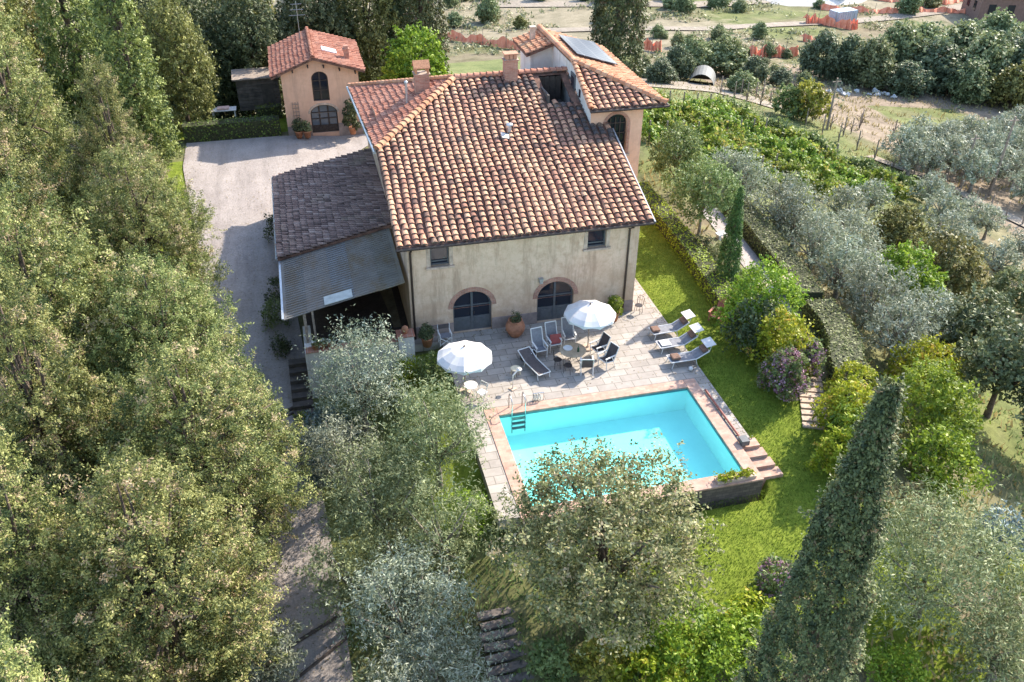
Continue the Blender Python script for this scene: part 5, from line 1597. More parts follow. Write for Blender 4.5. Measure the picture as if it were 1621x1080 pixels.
# right of the lawn
fs = [
    ('shrub', 'large glossy bright green shrub below the slender cypress', 16.7, -3.7, 2.1, 3.9, 'leaf_bright', None),
    ('shrub', 'dark green shrub on the lawn side of the glossy bright one', 15.8, -4.9, 1.4, 3.0, 'leaf_dark', None),
    ('shrub', 'lime-yellow shrub in the middle of the right border', 16.4, -6.3, 1.5, 3.1, 'leaf_lime', None),
    ('flowering_shrub', 'purple flowering shrub hanging over the lawn', 15.9, -7.9, 1.1, 2.3, 'leaf_mid', ('leaf_purple', 14)),
    ('flowering_shrub', 'purple flowering shrub by the curved hedge and stone steps', 17.6, -6.8, 0.9, 1.8, 'leaf_mid', ('leaf_purple', 20)),
    ('shrub', 'yellow-orange shrub just right of the stone steps', 17.2, -10.9, 1.3, 2.6, 'leaf_lime', None),
    ('shrub', 'lime shrub at the lawn edge beyond the pool steps', 15.5, -13.0, 1.0, 2.2, 'leaf_lime', None),
    ('shrub', 'yellow-green shrub beside the big cypress tip, above the orange one', 18.8, -9.0, 1.2, 1.7, 'leaf_lime', None),
    ('shrub', 'green shrub below the yellow-orange one at the lawn edge', 16.7, -12.3, 1.2, 2.6, 'leaf_bright', None),
    ('shrub', 'feathery bright green shrub right of the big cypress tip', 21.6, -10.7, 2.2, 3.4, 'leaf_bright', None),
    ('shrub', 'green spreading shrub halfway down the big cypress on its right', 19.9, -13.9, 1.7, 2.4, 'leaf_bright', None),
    ('shrub', 'lime-green shrub under the dark tree on the right slope', 24.2, -7.2, 1.7, 2.8, 'leaf_lime', None),
]
for k, (nm, lb, x, y, R, H, mt, fl) in enumerate(fs):
    bush(nm, lb, 'shrub', x, y, R, H, M[mt], 110 + 3 * k, size=0.16, aspect=0.55, dens=12, per=13, flowers=fl, n=16, group='shrubs of the right border')
bush('leafy_tree', 'small fruit tree with pale leaves beside the long hedge', 'tree', 18.5, 7.4, 2.1, 4.3, M['leaf_mid'], 150, z0=1.3, n=18, size=0.17, dens=11, shape='ball', trunk=0.1)
bush('leafy_tree', 'small fruit tree behind the pale one, under the tower', 'tree', 19.3, 13.2, 1.9, 4.2, M['leaf_mid'], 153, z0=1.0, n=18, size=0.18, dens=10, shape='ball', trunk=0.1)
bush('leafy_tree', 'small green tree against the foot of the peach tower wall', 'tree', 16.6, 19.0, 1.9, 4.0, M['leaf_mid'], 156, z0=0.9, n=18, size=0.2, dens=9, shape='ball', trunk=0.1)
bush('shrub', 'greyish shrub at the foot of the slender cypress', 'shrub', 18.3, 3.6, 1.1, 1.3, M['leaf_oliveg'], 159, dens=14)
bush('shrub', 'dark flowering shrub between the pale fruit tree and the hedge', 'shrub', 17.6, 4.9, 0.8, 1.1, M['leaf_dark'], 162, dens=16)
bush('shrub', 'green shrub between the slender cypress and the path', 'shrub', 18.6, 0.9, 0.8, 1.2, M['leaf_mid'], 165, dens=16)
bush('shrub', 'leafy bright bush with upright shoots behind the farmhouse ridge', 'shrub', 5.3, 33.0, 2.7, 5.6, M['leaf_bright'], 168, n=26, size=0.3, dens=6, shape='dome', flatz=1.5)
for k, (x, y, R, H, mt, lb) in enumerate(((-6.35, 11.6, 0.6, 1.9, 'leaf_dark', 'dark shrub against the lean-to wall nearest the sunny gravel'), (-6.4, 6.2, 0.55, 1.5, 'leaf_dark', 'dark shrub against the lean-to wall at the join of tiles and sheet'), (-6.5, 4.1, 0.8, 1.8, 'leaf_mid', 'round shrub beside the sheet roof edge'), (-6.4, 2.2, 0.55, 1.0, 'leaf_dark', 'low dark shrub beside the porch posts'))):
    bush('shrub', lb, 'shrub', x, y, R, H, M[mt], 171 + 3 * k, dens=18, n=8, group='shrubs along the lean-to wall')

# ---- the right slope
for k, (x, y, R, lb) in enumerate([
    (23.6, 14.6, 1.6, 'silvery olive at the top end of the row above the path'), (24.2, 12.9, 1.8, 'second silvery olive from the top of the row above the path'),
    (25.2, 9.6, 1.9, 'silvery olive beside the upper end of the path hedge'), (25.6, 8.2, 1.9, 'silvery olive behind the row, beside the yellow-green strip of vines'),
    (25.0, 5.0, 1.8, 'silvery olive in the middle of the row above the path'), (25.0, 2.0, 1.8, 'silvery olive above the path bench hedge'),
    (28.4, 6.4, 1.8, 'greyish olive in the second row below the vines'), (24.9, -1.2, 2.0, 'silvery olive above the bend of the curved hedge'),
    (28.0, 3.2, 1.7, 'greyish olive between the second row and the bronze bush'), (24.2, -4.6, 1.8, 'silvery olive lowest in the row along the curved hedge'),
    (27.6, -2.6, 1.7, 'green-grey olive left of the dark tree on the slope')]):
    olive(lb, x, y, R, 2.1 * R * 0.98, 200 + 3 * k, z0=0.5, dens=9, per=13, size=0.22, group='olive trees along the path above the slope', n=18)
P_olive = olive('round grey-green olive standing alone on the dry slope', 45.3, 20.0, 1.35, 2.9, 240, z0=0.75, size=0.28, dens=7, per=12, n=14)
gl2 = 'small olive trees scattered on the dry slope'
P_olive['group'] = gl2
for k, (x, y, R) in enumerate([(42.8, 15.3, 1.5), (45.3, 15.2, 1.4), (47.4, 15.3, 1.2), (39.6, 10.8, 1.5), (41.4, 7.4, 1.4), (45.6, 10.0, 1.3), (42.0, 11.6, 1.0), (31.9, 12.2, 1.5), (36.5, 15.8, 1.35), (48.5, 6.0, 1.4)]):
    dup(P_olive, (x, y, terrain(x, y)), k * 1.3, R / 1.35, None, gl2)
for o in [o for o in COL.objects if o.get('group') == gl2]: o['label'] = 'small round grey-green olive tree on the dry slope below the track'
gl3 = 'olive trees of the grove beyond the track'
k = 0
gx = [(50.0, 30.4), (53.8, 33.2), (55.1, 31.7), (58.6, 34.6), (61.7, 36.1), (64.8, 37.4), (67.9, 38.7), (71.5, 40.0), (48.9, 27.6), (51.3, 27.9), (54.1, 28.7), (57.6, 30.4), (61.0, 31.8), (64.3, 33.1), (67.2, 34.3), (54.7, 26.0), (58.4, 27.4), (61.5, 28.4), (57.9, 22.6), (60.5, 24.5), (70.5, 36.5), (74, 41), (64.8, 30.0), (68.5, 31.5), (51.5, 30.6), (56.5, 33.0), (59.8, 32.9), (63.0, 34.5), (66.2, 35.9)]
for x, y in gx:
    o = dup(P_olive, (x, y, terrain(x, y)), k * 0.9, 1.22 + 0.12 * math.sin(k * 2.1), 'grey olive tree of the dense grove beyond the farm track', gl3)
    k += 1
for k, (nm, lb, x, y, R, H, mt, tr) in enumerate([
    ('shrub', 'bronze-green rounded bush highest on the slope', 34.9, 10.2, 2.1, 3.4, 'leaf_bronze', 0), ('leafy_tree', 'bright green feathery tree in the middle of the slope', 28.9, 1.3, 2.3, 4.0, 'leaf_bright', 0.1),
    ('leafy_tree', 'bronze-green tree right of the bright feathery one', 33.4, 3.4, 2.4, 4.2, 'leaf_bronze', 0.1), ('leafy_tree', 'dark green tree on the slope right of the curved hedge', 29.9, -3.8, 2.2, 4.0, 'leaf_holm', 0.12),
    ('leafy_tree', 'dark spreading tree with bare black trunk and its shade on bare ground', 27.4, -8.6, 2.1, 4.9, 'leaf_holm', 0.16), ('leafy_tree', 'dark tree at the right edge beside the spreading one', 27.8, -11.8, 1.8, 4.2, 'leaf_holm', 0.14),
    ('shrub', 'grey-green bush below the bright feathery tree', 30.4, -0.6, 1.5, 2.2, 'leaf_oliveg', 0), ('shrub', 'grey-green bush at the right edge of the dry slope', 39.4, 3.6, 1.8, 2.8, 'leaf_oliveg', 0),
    ('shrub', 'pale dry bush between the bronze tree and the dark tree', 32.8, -1.0, 1.3, 1.9, 'leaf_oliveg', 0), ('shrub', 'yellow-green strip of tall weeds among the silvery olives', 27.6, 11.0, 1.3, 2.6, 'leaf_lime', 0)]):
    bush(nm, lb, 'tree' if tr else 'shrub', x, y, R, H, M[mt], 300 + 3 * k, z0=1.7 if lb.startswith('dark spreading') or 'right edge beside' in lb else 0.2, n=18, size=0.24, dens=8, per=13, shape='ball' if tr else 'dome', trunk=tr, bark='bark')
# bottom right
olive('wide green olive bush filling the near right corner', 15.3, -19.6, 3.0, 4.6, 340, 'leaf_oliveg', z0=0.3, size=0.17, dens=9, per=16, n=26, brf=0.34)
olive('olive bush at the lower right corner below the wide one', 16.4, -22.3, 2.0, 3.2, 343, 'leaf_oliveg', z0=0.2, size=0.17, dens=10, per=15)
bush('shrub', 'silver-white shrub at the right edge below the shaded ground', 'shrub', 20.8, -17.2, 1.2, 1.7, M['leaf_blue'], 346, dens=14, size=0.14)
bush('shrub', 'yellow shrub beside the silver-white one at the right edge', 'shrub', 20.0, -19.0, 0.9, 1.1, M['leaf_lime'], 349, dens=16)
bush('shrub', 'pale green shrub at the foot of the big dark cypress', 'shrub', 13.0, -21.6, 1.0, 1.2, M['leaf_bright'], 352, dens=14)
bush('shrub', 'dry yellowish tuft right of the middle of the big cypress', 'shrub', 17.6, -15.6, 1.2, 0.9, M['leaf_dry'], 355, dens=12, size=0.2, aspect=0.2)

# ---- hedges
M['twigs'] = mat_plain('hedge_twigs', (0.05, 0.055, 0.022), 0.95, var=0.35, scale=9)
def hedge(name, label, pts, w, h, mat, seed, dens=85, size=0.12, top_mat=None):
    rg = np.random.default_rng(seed)
    p = np.array(pts, float)
    seg = np.linalg.norm(np.diff(p, axis=0), axis=1)
    L = np.concatenate([[0], np.cumsum(seg)])
    t = thing(name, label, 'hedge', (p[0][0], p[0][1], terrain(*p[0])))
    o0 = np.array([p[0][0], p[0][1], terrain(*p[0])])
    def at(s):
        i = np.clip(np.searchsorted(L, s, 'right') - 1, 0, len(seg) - 1)
        f = (s - L[i]) / seg[i]
        q = p[i] + (p[i + 1] - p[i]) * f[:, None]
        d = (p[i + 1] - p[i]) / seg[i][:, None]
        return q, np.stack([-d[:, 1], d[:, 0]], 1)
    per = 2 * h + w
    n = int(L[-1] * per * dens)
    s = rg.uniform(0, L[-1], n)
    c = rg.uniform(0, per, n)
    side = np.where(c < h, -1, np.where(c > h + w, 1, 0))
    q, nv = at(s)
    off = np.where(side == 0, c - h - w / 2, side * w / 2) + rg.normal(0, 0.035, n)
    zz = np.where(side == -1, c, np.where(side == 1, per - c, h)) + rg.normal(0, 0.03, n)
    off *= 1 - 0.12 * np.clip(zz / h - 0.85, 0, 1)
    P = np.zeros((n, 3))
    P[:, :2] = q + nv * off[:, None]
    P[:, 2] = zz + np.array([terrain(a, b) for a, b in q])
    N = np.zeros((n, 3))
    N[:, :2] = nv * side[:, None]
    N[:, 2] = np.where(side == 0, 1, 0.15)
    tn = np.clip(0.5 + rg.normal(0, 0.22, n) + 0.12 * np.sin(s * 3.1) * np.sin(s * 1.3 + 1), 0, 1)
    V = leaf_quads(P - o0, unit(N), size, 0.7, rg, align=1.4)
    obj_of(np_mesh('foliage', V, np.arange(len(V)).reshape(-1, 4), tn, mat), 'foliage', t)
    m1 = MB()                                   # woody core
    k = max(8, int(L[-1] / 0.7))
    q, nv = at(np.linspace(0, L[-1] - 1e-6, k + 1))
    vs, fs = [], []
    for i in range(k + 1):
        g = terrain(*q[i])
        for a, b in ((-1, -0.3), (-1, h - 0.06), (1, h - 0.06), (1, -0.3)):
            r = q[i] + nv[i] * a * (w / 2 - 0.07)
            vs.append((r[0] - o0[0], r[1] - o0[1], g + b - o0[2]))
    for i in range(k):
        for j in range(3): fs.append((i * 4 + j, i * 4 + j + 1, i * 4 + j + 5, i * 4 + j + 4))
    fs += [(0, 1, 2, 3), (k * 4, k * 4 + 1, k * 4 + 2, k * 4 + 3)]
    m1.add(vs, fs).build('branches', M['twigs'], t)
    return t
hedge('hedge', 'long clipped hedge along the far side of the lawn beside the house', [(16.9, 13.5), (16.9, 9), (16.8, 4.7), (16.55, 1.5), (16.3, -1.2)], 1.15, 0.95, M['hedge_lime'], 400)
hedge('hedge', 'dark clipped hedge on the outer side of the sunken path', [(22.9, 11.5), (22.6, 7), (22.1, 2.5), (21.5, -0.6)], 1.5, 1.3, M['hedge_olive'], 403)
hedge('hedge', 'curved clipped hedge sweeping round the right border to the stone steps', [(21.6, -1.2), (21.4, -3.2), (20.6, -5.4), (19.5, -7.2), (18.9, -9.0), (18.5, -10.8)], 1.6, 1.25, M['hedge_olive'], 406)
hedge('hedge', 'tall dark hedge closing the gravel court left of the cottage', [(-12.3, 28.9), (-9, 29.0), (-5.5, 29.0)], 1.1, 1.3, M['hedge'], 409, 34, 0.15)
hedge('hedge', 'low clipped hedge beside the small back lawn and shed', [(-7.2, 32.4), (-5.3, 32.6)], 0.8, 1.0, M['hedge'], 412, 34, 0.15)

# ---- pots on the terrace with their plants
def jar(name, label, x, y, prof, plant_R, plant_H, pm, z=0.0, mat='terracotta', dens=60, shape='dome', size=0.07):
    t = thing(name, label, 'planter', (x, y, z))
    MB().lathe(prof, 24).build('pot', M[mat], t, smooth=True)
    rg = np.random.default_rng(int(abs(x * 97 + y * 31)) + 5)
    top = max(p[1] for p in prof)
    bl = heap(rg, plant_R, 0.05, plant_H, 7, plant_R * 0.55, shape)
    Cc, Nc = blob_clusters(bl, dens, rg)
    o = obj_of(leaf_mesh('plant', Cc, Nc, 10, 0.05, size, 0.6, M[pm], rg), 'plant', t, (0, 0, top - 0.08))
    return t
ORC = [(0.0, 0.0), (0.24, 0.0), (0.34, 0.12), (0.47, 0.38), (0.49, 0.55), (0.42, 0.74), (0.33, 0.82), (0.36, 0.88), (0.36, 0.92), (0.30, 0.92), (0.28, 0.8), (0.0, 0.78)]
jar('terracotta_jar', 'big rounded terracotta jar with dark plant between the two arched doors', 5.02, -0.85, ORC, 0.3, 0.35, 'leaf_dark')
CON = [(0.0, 0.0), (0.2, 0.0), (0.29, 0.45), (0.32, 0.46), (0.32, 0.52), (0.27, 0.52), (0.26, 0.44), (0.0, 0.42)]
jar('flower_pot', 'terracotta pot with bright green bush at the right corner of the farmhouse', 10.25, -0.65, CON, 0.45, 0.75, 'leaf_bright', dens=70)
jar('flower_pot', 'terracotta pot with dark clipped ball at the left corner of the farmhouse', 0.62, -0.75, CON, 0.42, 0.6, 'leaf_dark', shape='ball', dens=90)
jar('flower_pot', 'terracotta pot with shrub left of the cottage door', -4.2, 27.7, CON, 0.5, 0.8, 'leaf_dark', z=0.33, dens=30, size=0.12)
jar('flower_pot', 'pot with pale flowering plant next to the cottage door', -3.6, 27.6, CON, 0.4, 0.5, 'leaf_oliveg', z=0.33, dens=30, size=0.12)
jar('flower_pot', 'pot with dark climbing shrub right of the cottage door', -0.3, 27.6, CON, 0.7, 1.9, 'leaf_dark', z=0.33, dens=20, size=0.16)
SM = [(0.0, 0.0), (0.1, 0.0), (0.15, 0.24), (0.16, 0.27), (0.13, 0.27), (0.0, 0.22)]
for x, lb in ((-4.7, 'small pot of white flowers at the outer end of the porch parapet'), (-4.35, 'small pot of white flowers second along the porch parapet'), (-4.0, 'small pot of white flowers third along the porch parapet')):
    t = jar('flower_pot', lb, x, -1.0, SM, 0.16, 0.2, 'leaf_mid', z=0.8, dens=80, size=0.05)
    t['group'] = 'flower pots on the porch parapet'
    m1 = MB()
    for k in range(6): m1.box((rnd.uniform(-.1, .1), rnd.uniform(-.1, .1), 0.42 + rnd.uniform(-0.03, 0.05)), (0.06, 0.06, 0.04), rz=k)
    m1.build('blossom', M['white_paint'], t)
t = thing('clay_head', 'small pinkish clay figure on the brick pier by the house corner', 'ornament', (-0.45, -1.05, 1.1))
MB().lathe([(0.0, 0.0), (0.12, 0.0), (0.1, 0.12), (0.16, 0.2), (0.15, 0.32), (0.06, 0.4), (0.0, 0.41)], 14).build('body', M['terracotta'], t, smooth=True)
t = thing('trough_planter', 'stone trough of yellow-green succulents on the near right corner of the pool', 'planter', (11.1, -13.0, 0.03), 0.02)
MB().box((0, 0, 0.06), (1.7, 0.34, 0.12)).build('trough', M['stone'], t)
rg = np.random.default_rng(77)
Cc = np.stack([rg.uniform(-0.8, 0.8, 60), rg.uniform(-0.14, 0.14, 60), rg.uniform(0.14, 0.3, 60)], 1)
obj_of(leaf_mesh('plant', Cc, unit(rg.normal(size=(60, 3)) + np.array([0, 0, 1.5])), 10, 0.06, 0.13, 0.45, M['leaf_lime'], rg), 'plant', t)
# ---------------------------------------------------------------- vineyard and valley
gv = 'vine rows on the slope behind the house'
def vine_row(k, p, q):
    rg = np.random.default_rng(500 + k)
    L = math.hypot(q[0] - p[0], q[1] - p[1])
    n = int(L * 17)
    s = rg.uniform(0, 1, n)
    x = p[0] + (q[0] - p[0]) * s + rg.normal(0, 0.22, n)
    y = p[1] + (q[1] - p[1]) * s + rg.normal(0, 0.14, n)
    wob = 0.78 + 0.42 * np.sin(s * L * 1.1 + k) * np.sin(s * L * 0.37 + 2 * k)
    h = rg.uniform(0.2, 1.45, n) * wob + 0.1
    g = np.array([terrain(a, b) for a, b in zip(x, y)])
    o0 = np.array([p[0], p[1], terrain(*p)])
    P = np.stack([x, y, g + h], 1) - o0
    me = leaf_mesh('foliage', P, unit(rg.normal(size=(n, 3)) + np.array([0.4, 0, 0.8])), 13, 0.2, 0.27, 0.75, M['leaf_mid' if k == 0 else 'leaf_vine'], rg, tvar=0.22)
    lb = 'leafy green vine row on the slope behind the house'
    if k == 0: lb = 'outermost green vine row, beside the dead vines of the brown field'
    if k == 9: lb = 'vine row closest to the peach tower'
    t = thing('vine_row', lb, 'vine row', tuple(o0), 0, gv)
    obj_of(me, 'foliage', t)
    for j in range(int(L / 6) + 1):
        f = min(1, j * 6 / L)
        a, b = p[0] + (q[0] - p[0]) * f, p[1] + (q[1] - p[1]) * f
        MB().box((a - o0[0], b - o0[1], terrain(a, b) + 0.75 - o0[2]), (0.1, 0.1, 1.8)).build('post', M['wood_old'], t)
for k in range(10):
    a, b = 35.6 - 1.93 * k, 38.4 - 1.24 * k
    L = 20.0 - 0.75 * k
    vine_row(k, (a - 0.54 * 0.5, b + 0.84 * 0.5), (a + 0.54 * L, b - 0.84 * L))
# bare posts of the dead vines
P_post = thing('vineyard_post', 'weathered wooden post of the leafless vine rows on the brown field', 'post', (41.4, 51.2, terrain(41.4, 51.2)), 0, 'bare posts of the leafless vine rows')
MB().tube([(0, 0, -0.3), (0.03, 0.02, 1.9)], 0.06, 6).build('stake', M['wood_old'], P_post)
m1 = MB()
for s in (-1, 1): m1.tube([(s * 0.05, 0, 0.2), (s * 0.2, 0.05, 0.9), (s * 0.7, 0.0, 1.15)], 0.035, 5)
m1.build('dead_vine', M['bark'], P_post)
for r in range(5):
    for j in range(13):
        x = 41.4 + 2.6 * r + j * 0.62 + rnd.uniform(-.2, .2)
        y = 51.2 - j * 2.0 + rnd.uniform(-.3, .3)
        if (r == 0 and j == 0) or (r > 1 and (j + r) % 2) or (x > 48.5 and y < 36): continue
        dup(P_post, (x, y, terrain(x, y)), rnd.uniform(0, 3), rnd.uniform(0.85, 1.1))
# fence posts along the track
P_f = thing('fence_post', 'rough wooden fence post beside the farm track', 'post', (49.8, 30.0, terrain(49.8, 30.0)), 0, 'fence posts along the farm track')
MB().tube([(0, 0, -0.3), (0.1, 0.04, 1.5)], 0.07, 6).build('stake', M['wood_old'], P_f)
for k in range(1, 10):
    x, y = 49.8 + k * 0.62, 30.0 - 1.35 * k
    dup(P_f, (x, y, terrain(x, y)), k * 1.1)
def pole(label, x, y, h, lean=0.0):
    t = thing('utility_pole', label, 'pole', (x, y, terrain(x, y)))
    MB().tube([(0, 0, -0.5), (lean, 0, h)], [0.13, 0.08], 8).build('mast', M['wood_old'], t)
    MB().box((lean, 0, h - 0.35), (0.9, 0.08, 0.08)).build('crossarm', M['wood_old'], t)
    return t
pole('grey wooden pole rising between the dead vines', 47.4, 39.1, 5.2)
pole('tall grey pole beside the farm track in front of the olive grove', 56.5, 25.5, 7.5)
pole('shorter grey pole left of the tall one by the olive grove', 54.4, 27.0, 5.0)

yt = bush('leafy_tree', 'round tree turning yellow, alone between the vineyard and the brown field', 'tree', 46.2, 41.3, 2.1, 3.6, M['leaf_yellow'], 520, z0=0.3, n=14, size=0.3, dens=6, shape='ball', trunk=0.1)
bush('shrub', 'green half of the yellowing tree standing close to it', 'shrub', 44.4, 42.0, 1.6, 3.2, M['leaf_mid'], 523, n=12, size=0.3, dens=6)

# ---- wood beyond the brown field
M['leaf_wood'] = mat_leaf('wood_leaves', (0.07, 0.095, 0.045), (0.18, 0.22, 0.095), (0.32, 0.35, 0.18), 0.25)
M['leaf_woodd'] = mat_leaf('dark_wood_leaves', (0.05, 0.07, 0.04), (0.125, 0.155, 0.08), (0.24, 0.27, 0.15), 0.25)
FAR = {
    'far_a': ('leaf_wood', 530, 3.6, 7.5), 'far_b': ('leaf_woodd', 533, 3.4, 7.0), 'far_c': ('leaf_oliveg', 536, 3.2, 6.0), 'far_d': ('leaf_bronze', 539, 3.0, 6.0)}
FM = {}
def far_tree(kind, x, y, R, label, group):
    mt, sd, r0, h0 = FAR[kind]
    if kind not in FM:
        FM[kind] = bush('leafy_tree', label, 'tree', x, y, r0, h0, M[mt], sd, z0=0.5, n=26, br=r0 * 0.34, size=0.5, aspect=0.6, dens=3.2, per=11, sig=0.3, shape='egg', trunk=0.2, bark='bark', group=group)
        FM[kind].scale = (R / r0,) * 3
        return FM[kind]
    q = R / r0
    return dup(FM[kind], (x, y, terrain(x, y) - 0.2), rnd.uniform(0, 6), (q * rnd.uniform(0.9, 1.35), q * rnd.uniform(0.9, 1.35), q * rnd.uniform(0.75, 1.1)), label, group)
gw = 'trees of the wood beyond the brown field'
wood = [(62, 64.5, 3.4, 'far_b'), (65, 63.5, 3.2, 'far_b'), (66.5, 60.5, 3.6, 'far_a'), (72.5, 64, 4.3, 'far_a'), (77.6, 66, 4.7, 'far_a'), (75.7, 60.3, 4.2, 'far_b'), (83.7, 66, 5.0, 'far_a'), (81.4, 58.3, 4.3, 'far_a'),
        (81.5, 52.8, 3.2, 'far_d'), (92, 65, 4.3, 'far_b'), (92.0, 70, 4.6, 'far_a'), (70, 58, 3.2, 'far_b'), (87.5, 58, 4.4, 'far_b'), (86.5, 52, 3.6, 'far_a'), (97, 68, 4.6, 'far_c'),
        (100, 75, 4.5, 'far_a'), (68.5, 67, 3.3, 'far_c'), (93, 57, 4.2, 'far_b'), (77, 55, 3.0, 'far_a'), (99, 58, 4, 'far_a')]
for x, y, R, kd in wood:
    R *= 0.76
    far_tree(kd, x, y, R, {'far_a': 'mid green tree in the wood beyond the brown field', 'far_b': 'dark green tree in the wood beyond the brown field', 'far_c': 'greyish tree in the wood beyond the brown field', 'far_d': 'bronze tree at the near edge of the wood'}[kd], gw)
gb = 'bushes round the track end behind the tower'
for x, y, R, kd, lb in [(36.5, 56.5, 1.9, 'far_b', 'dark bush left of the tunnel at the end of the sandy track'), (40.2, 60.8, 2.3, 'far_b', 'dark tree by the tunnel at the end of the sandy track'), (44.0, 64.5, 2.6, 'far_c', 'greyish tree behind the tunnel'),
                        (48.5, 64.8, 2.6, 'far_c', 'greyish spreading tree right of the tunnel'), (49.8, 59.8, 1.9, 'far_b', 'dark tree at the right of the bushes by the tunnel'), (44.8, 53.0, 1.7, 'far_c', 'grey-green bush at the bend of the sandy track'),
                        (53.5, 59.5, 1.6, 'far_b', 'dark conical bush in front of the orange netting'), (36, 61.5, 1.5, 'far_a', 'green bush behind the dark cypress by the tower'), (56.5, 58.8, 1.3, 'far_c', 'low grey bush in front of the wood')]:
    far_tree(kd, x, y, R * 0.8, lb, gb)
gsb = 'scrub bushes on the far building site'
rs = random.Random(9)
for k in range(70):
    x, y = rs.uniform(14, 118), rs.uniform(76, 140)
    if x < 45 and y < 104: continue
    if 62 + 0.1 * x < y < 80 and x > 58: continue
    if 92 < y < 104 and x > 34: continue
    far_tree(rs.choice(['far_a', 'far_c', 'far_c', 'far_d']), x, y, rs.uniform(0.8, 2.0), 'small scrub bush on the sandy ground of the far building site', gsb)
for k in range(24):
    x, y = rs.uniform(46, 68), rs.uniform(66, 90)
    far_tree(rs.choice(['far_a', 'far_a', 'far_c']), x, y, rs.uniform(0.5, 1.1), 'small scrub bush on the sandy ground of the far building site', gsb)

# ---- orange netting
m, nt, b, o = new_mat('orange_netting')
c = ramp(nt, noise(nt, 1.5, 5), [(0.3, (0.68, 0.17, 0.08)), (0.7, (0.82, 0.34, 0.20))])
nt.links.new(c, b.inputs['Base Color']); b.inputs['Roughness'].default_value = 0.8
M['net'] = m
def netting(label, pts, h=1.4):
    t = thing('barrier_netting', label, 'netting', (pts[0][0], pts[0][1], terrain(*pts[0])), 0, 'orange barrier netting on the building site')
    z0 = terrain(*pts[0])
    mb = MB(); n = 24
    P = [Vector((*p, 0)) for p in pts]
    out = []
    for i in range(len(P) - 1):
        for k in range(n): out.append(P[i].lerp(P[i + 1], k / n))
    out.append(P[-1])
    posts = []
    for i in range(len(out) - 1):
        a, b2 = out[i], out[i + 1]
        sa, sb = 0.12 * math.sin(i * 1.9), 0.12 * math.sin((i + 1) * 1.9)
        ga, gb_ = terrain(a.x, a.y) - z0, terrain(b2.x, b2.y) - z0
        A = Vector((a.x - pts[0][0], a.y - pts[0][1], ga)); B2 = Vector((b2.x - pts[0][0], b2.y - pts[0][1], gb_))
        ha, hb = h * (0.5 + 0.16 * math.sin(i * 0.45) + 0.07 * math.sin(i * 1.1)), h * (0.5 + 0.16 * math.sin((i + 1) * 0.45) + 0.07 * math.sin((i + 1) * 1.1))
        A2, B3 = A + Vector((0.1, 0.5 + 0.15 * math.sin(i * 0.8), ha)), B2 + Vector((0.1, 0.5 + 0.15 * math.sin((i + 1) * 0.8), hb))
        mb.slab([[A + Vector((0, 0.25 * math.sin(i * 1.7), 0.05)), B2 + Vector((0, 0.25 * math.sin((i + 1) * 1.7), 0.05)), B3]], (0.0, 0.02, 0.02)); mb.slab([[A + Vector((0, 0.25 * math.sin(i * 1.7), 0.05)), B3, A2]], (0.0, 0.02, 0.02))
        mb.slab([[A2, B3, B3 + Vector((0, 0.9, -0.45 * hb)), A2 + Vector((0, 0.9, -0.45 * ha))]], (0, 0, -0.02))
        if i % 12 == 0: posts.append(A)
    mb.build('net', M['net'], t)
    for A in posts: MB().tube([A, A + Vector((0, -0.05, h + 0.3))], 0.04, 5).build('post', M['wood_old'], t)
netting('orange netting across the field left of the tower roof', [(18.0, 103.5), (19.1, 102), (24.0, 94.7), (29.2, 86.7), (32, 83.8)], 2.2)
netting('orange netting just right of the dark cypress behind the tower', [(43.2, 84), (44.4, 82.4), (46.2, 79.5)], 2.4)
netting('orange netting behind the bushes by the tunnel', [(57.6, 75.2), (61, 75.6), (65.2, 75.5)], 2.4)
netting('orange netting piled on the mound behind the wood', [(80, 99), (82.5, 99.4), (86, 95), (88, 96)], 2.4)
netting('short orange netting left of the mound', [(72, 86), (76, 84.5)], 1.6)
netting('long orange netting along the far road', [(90, 111), (99, 108), (109, 108), (118, 106.5), (126, 108)], 1.5)
netting('orange netting on the far side of the far road', [(104, 121), (107.5, 116.5), (118, 113), (130, 118)], 1.6)

# ---- tunnel, rubble, far house, container
t = thing('arched_shelter', 'small arched shelter with dark opening at the end of the sandy track', 'shelter', (42.3, 58.0, terrain(42.3, 58.0)), -0.5)
mb = MB()
for k in range(12):
    a, b2 = math.pi * k / 12, math.pi * (k + 1) / 12
    mb.slab([[(1.5 * math.cos(a), -1.5, 1.5 * math.sin(a)), (1.5 * math.cos(b2), -1.5, 1.5 * math.sin(b2)), (1.5 * math.cos(b2), 2.2, 1.5 * math.sin(b2)), (1.5 * math.cos(a), 2.2, 1.5 * math.sin(a))]], (0, 0, -0.06))
mb.build('cover', mat_plain('pale_tarpaulin', (0.14, 0.14, 0.13), 0.7), t)
MB().poly([(1.4 * math.cos(math.pi * k / 12), 1.6, 1.4 * math.sin(math.pi * k / 12)) for k in range(13)]).build('back_wall', M['shade'], t)
gr = 'pale rubble blocks at the edge of the wood'
P_r = None
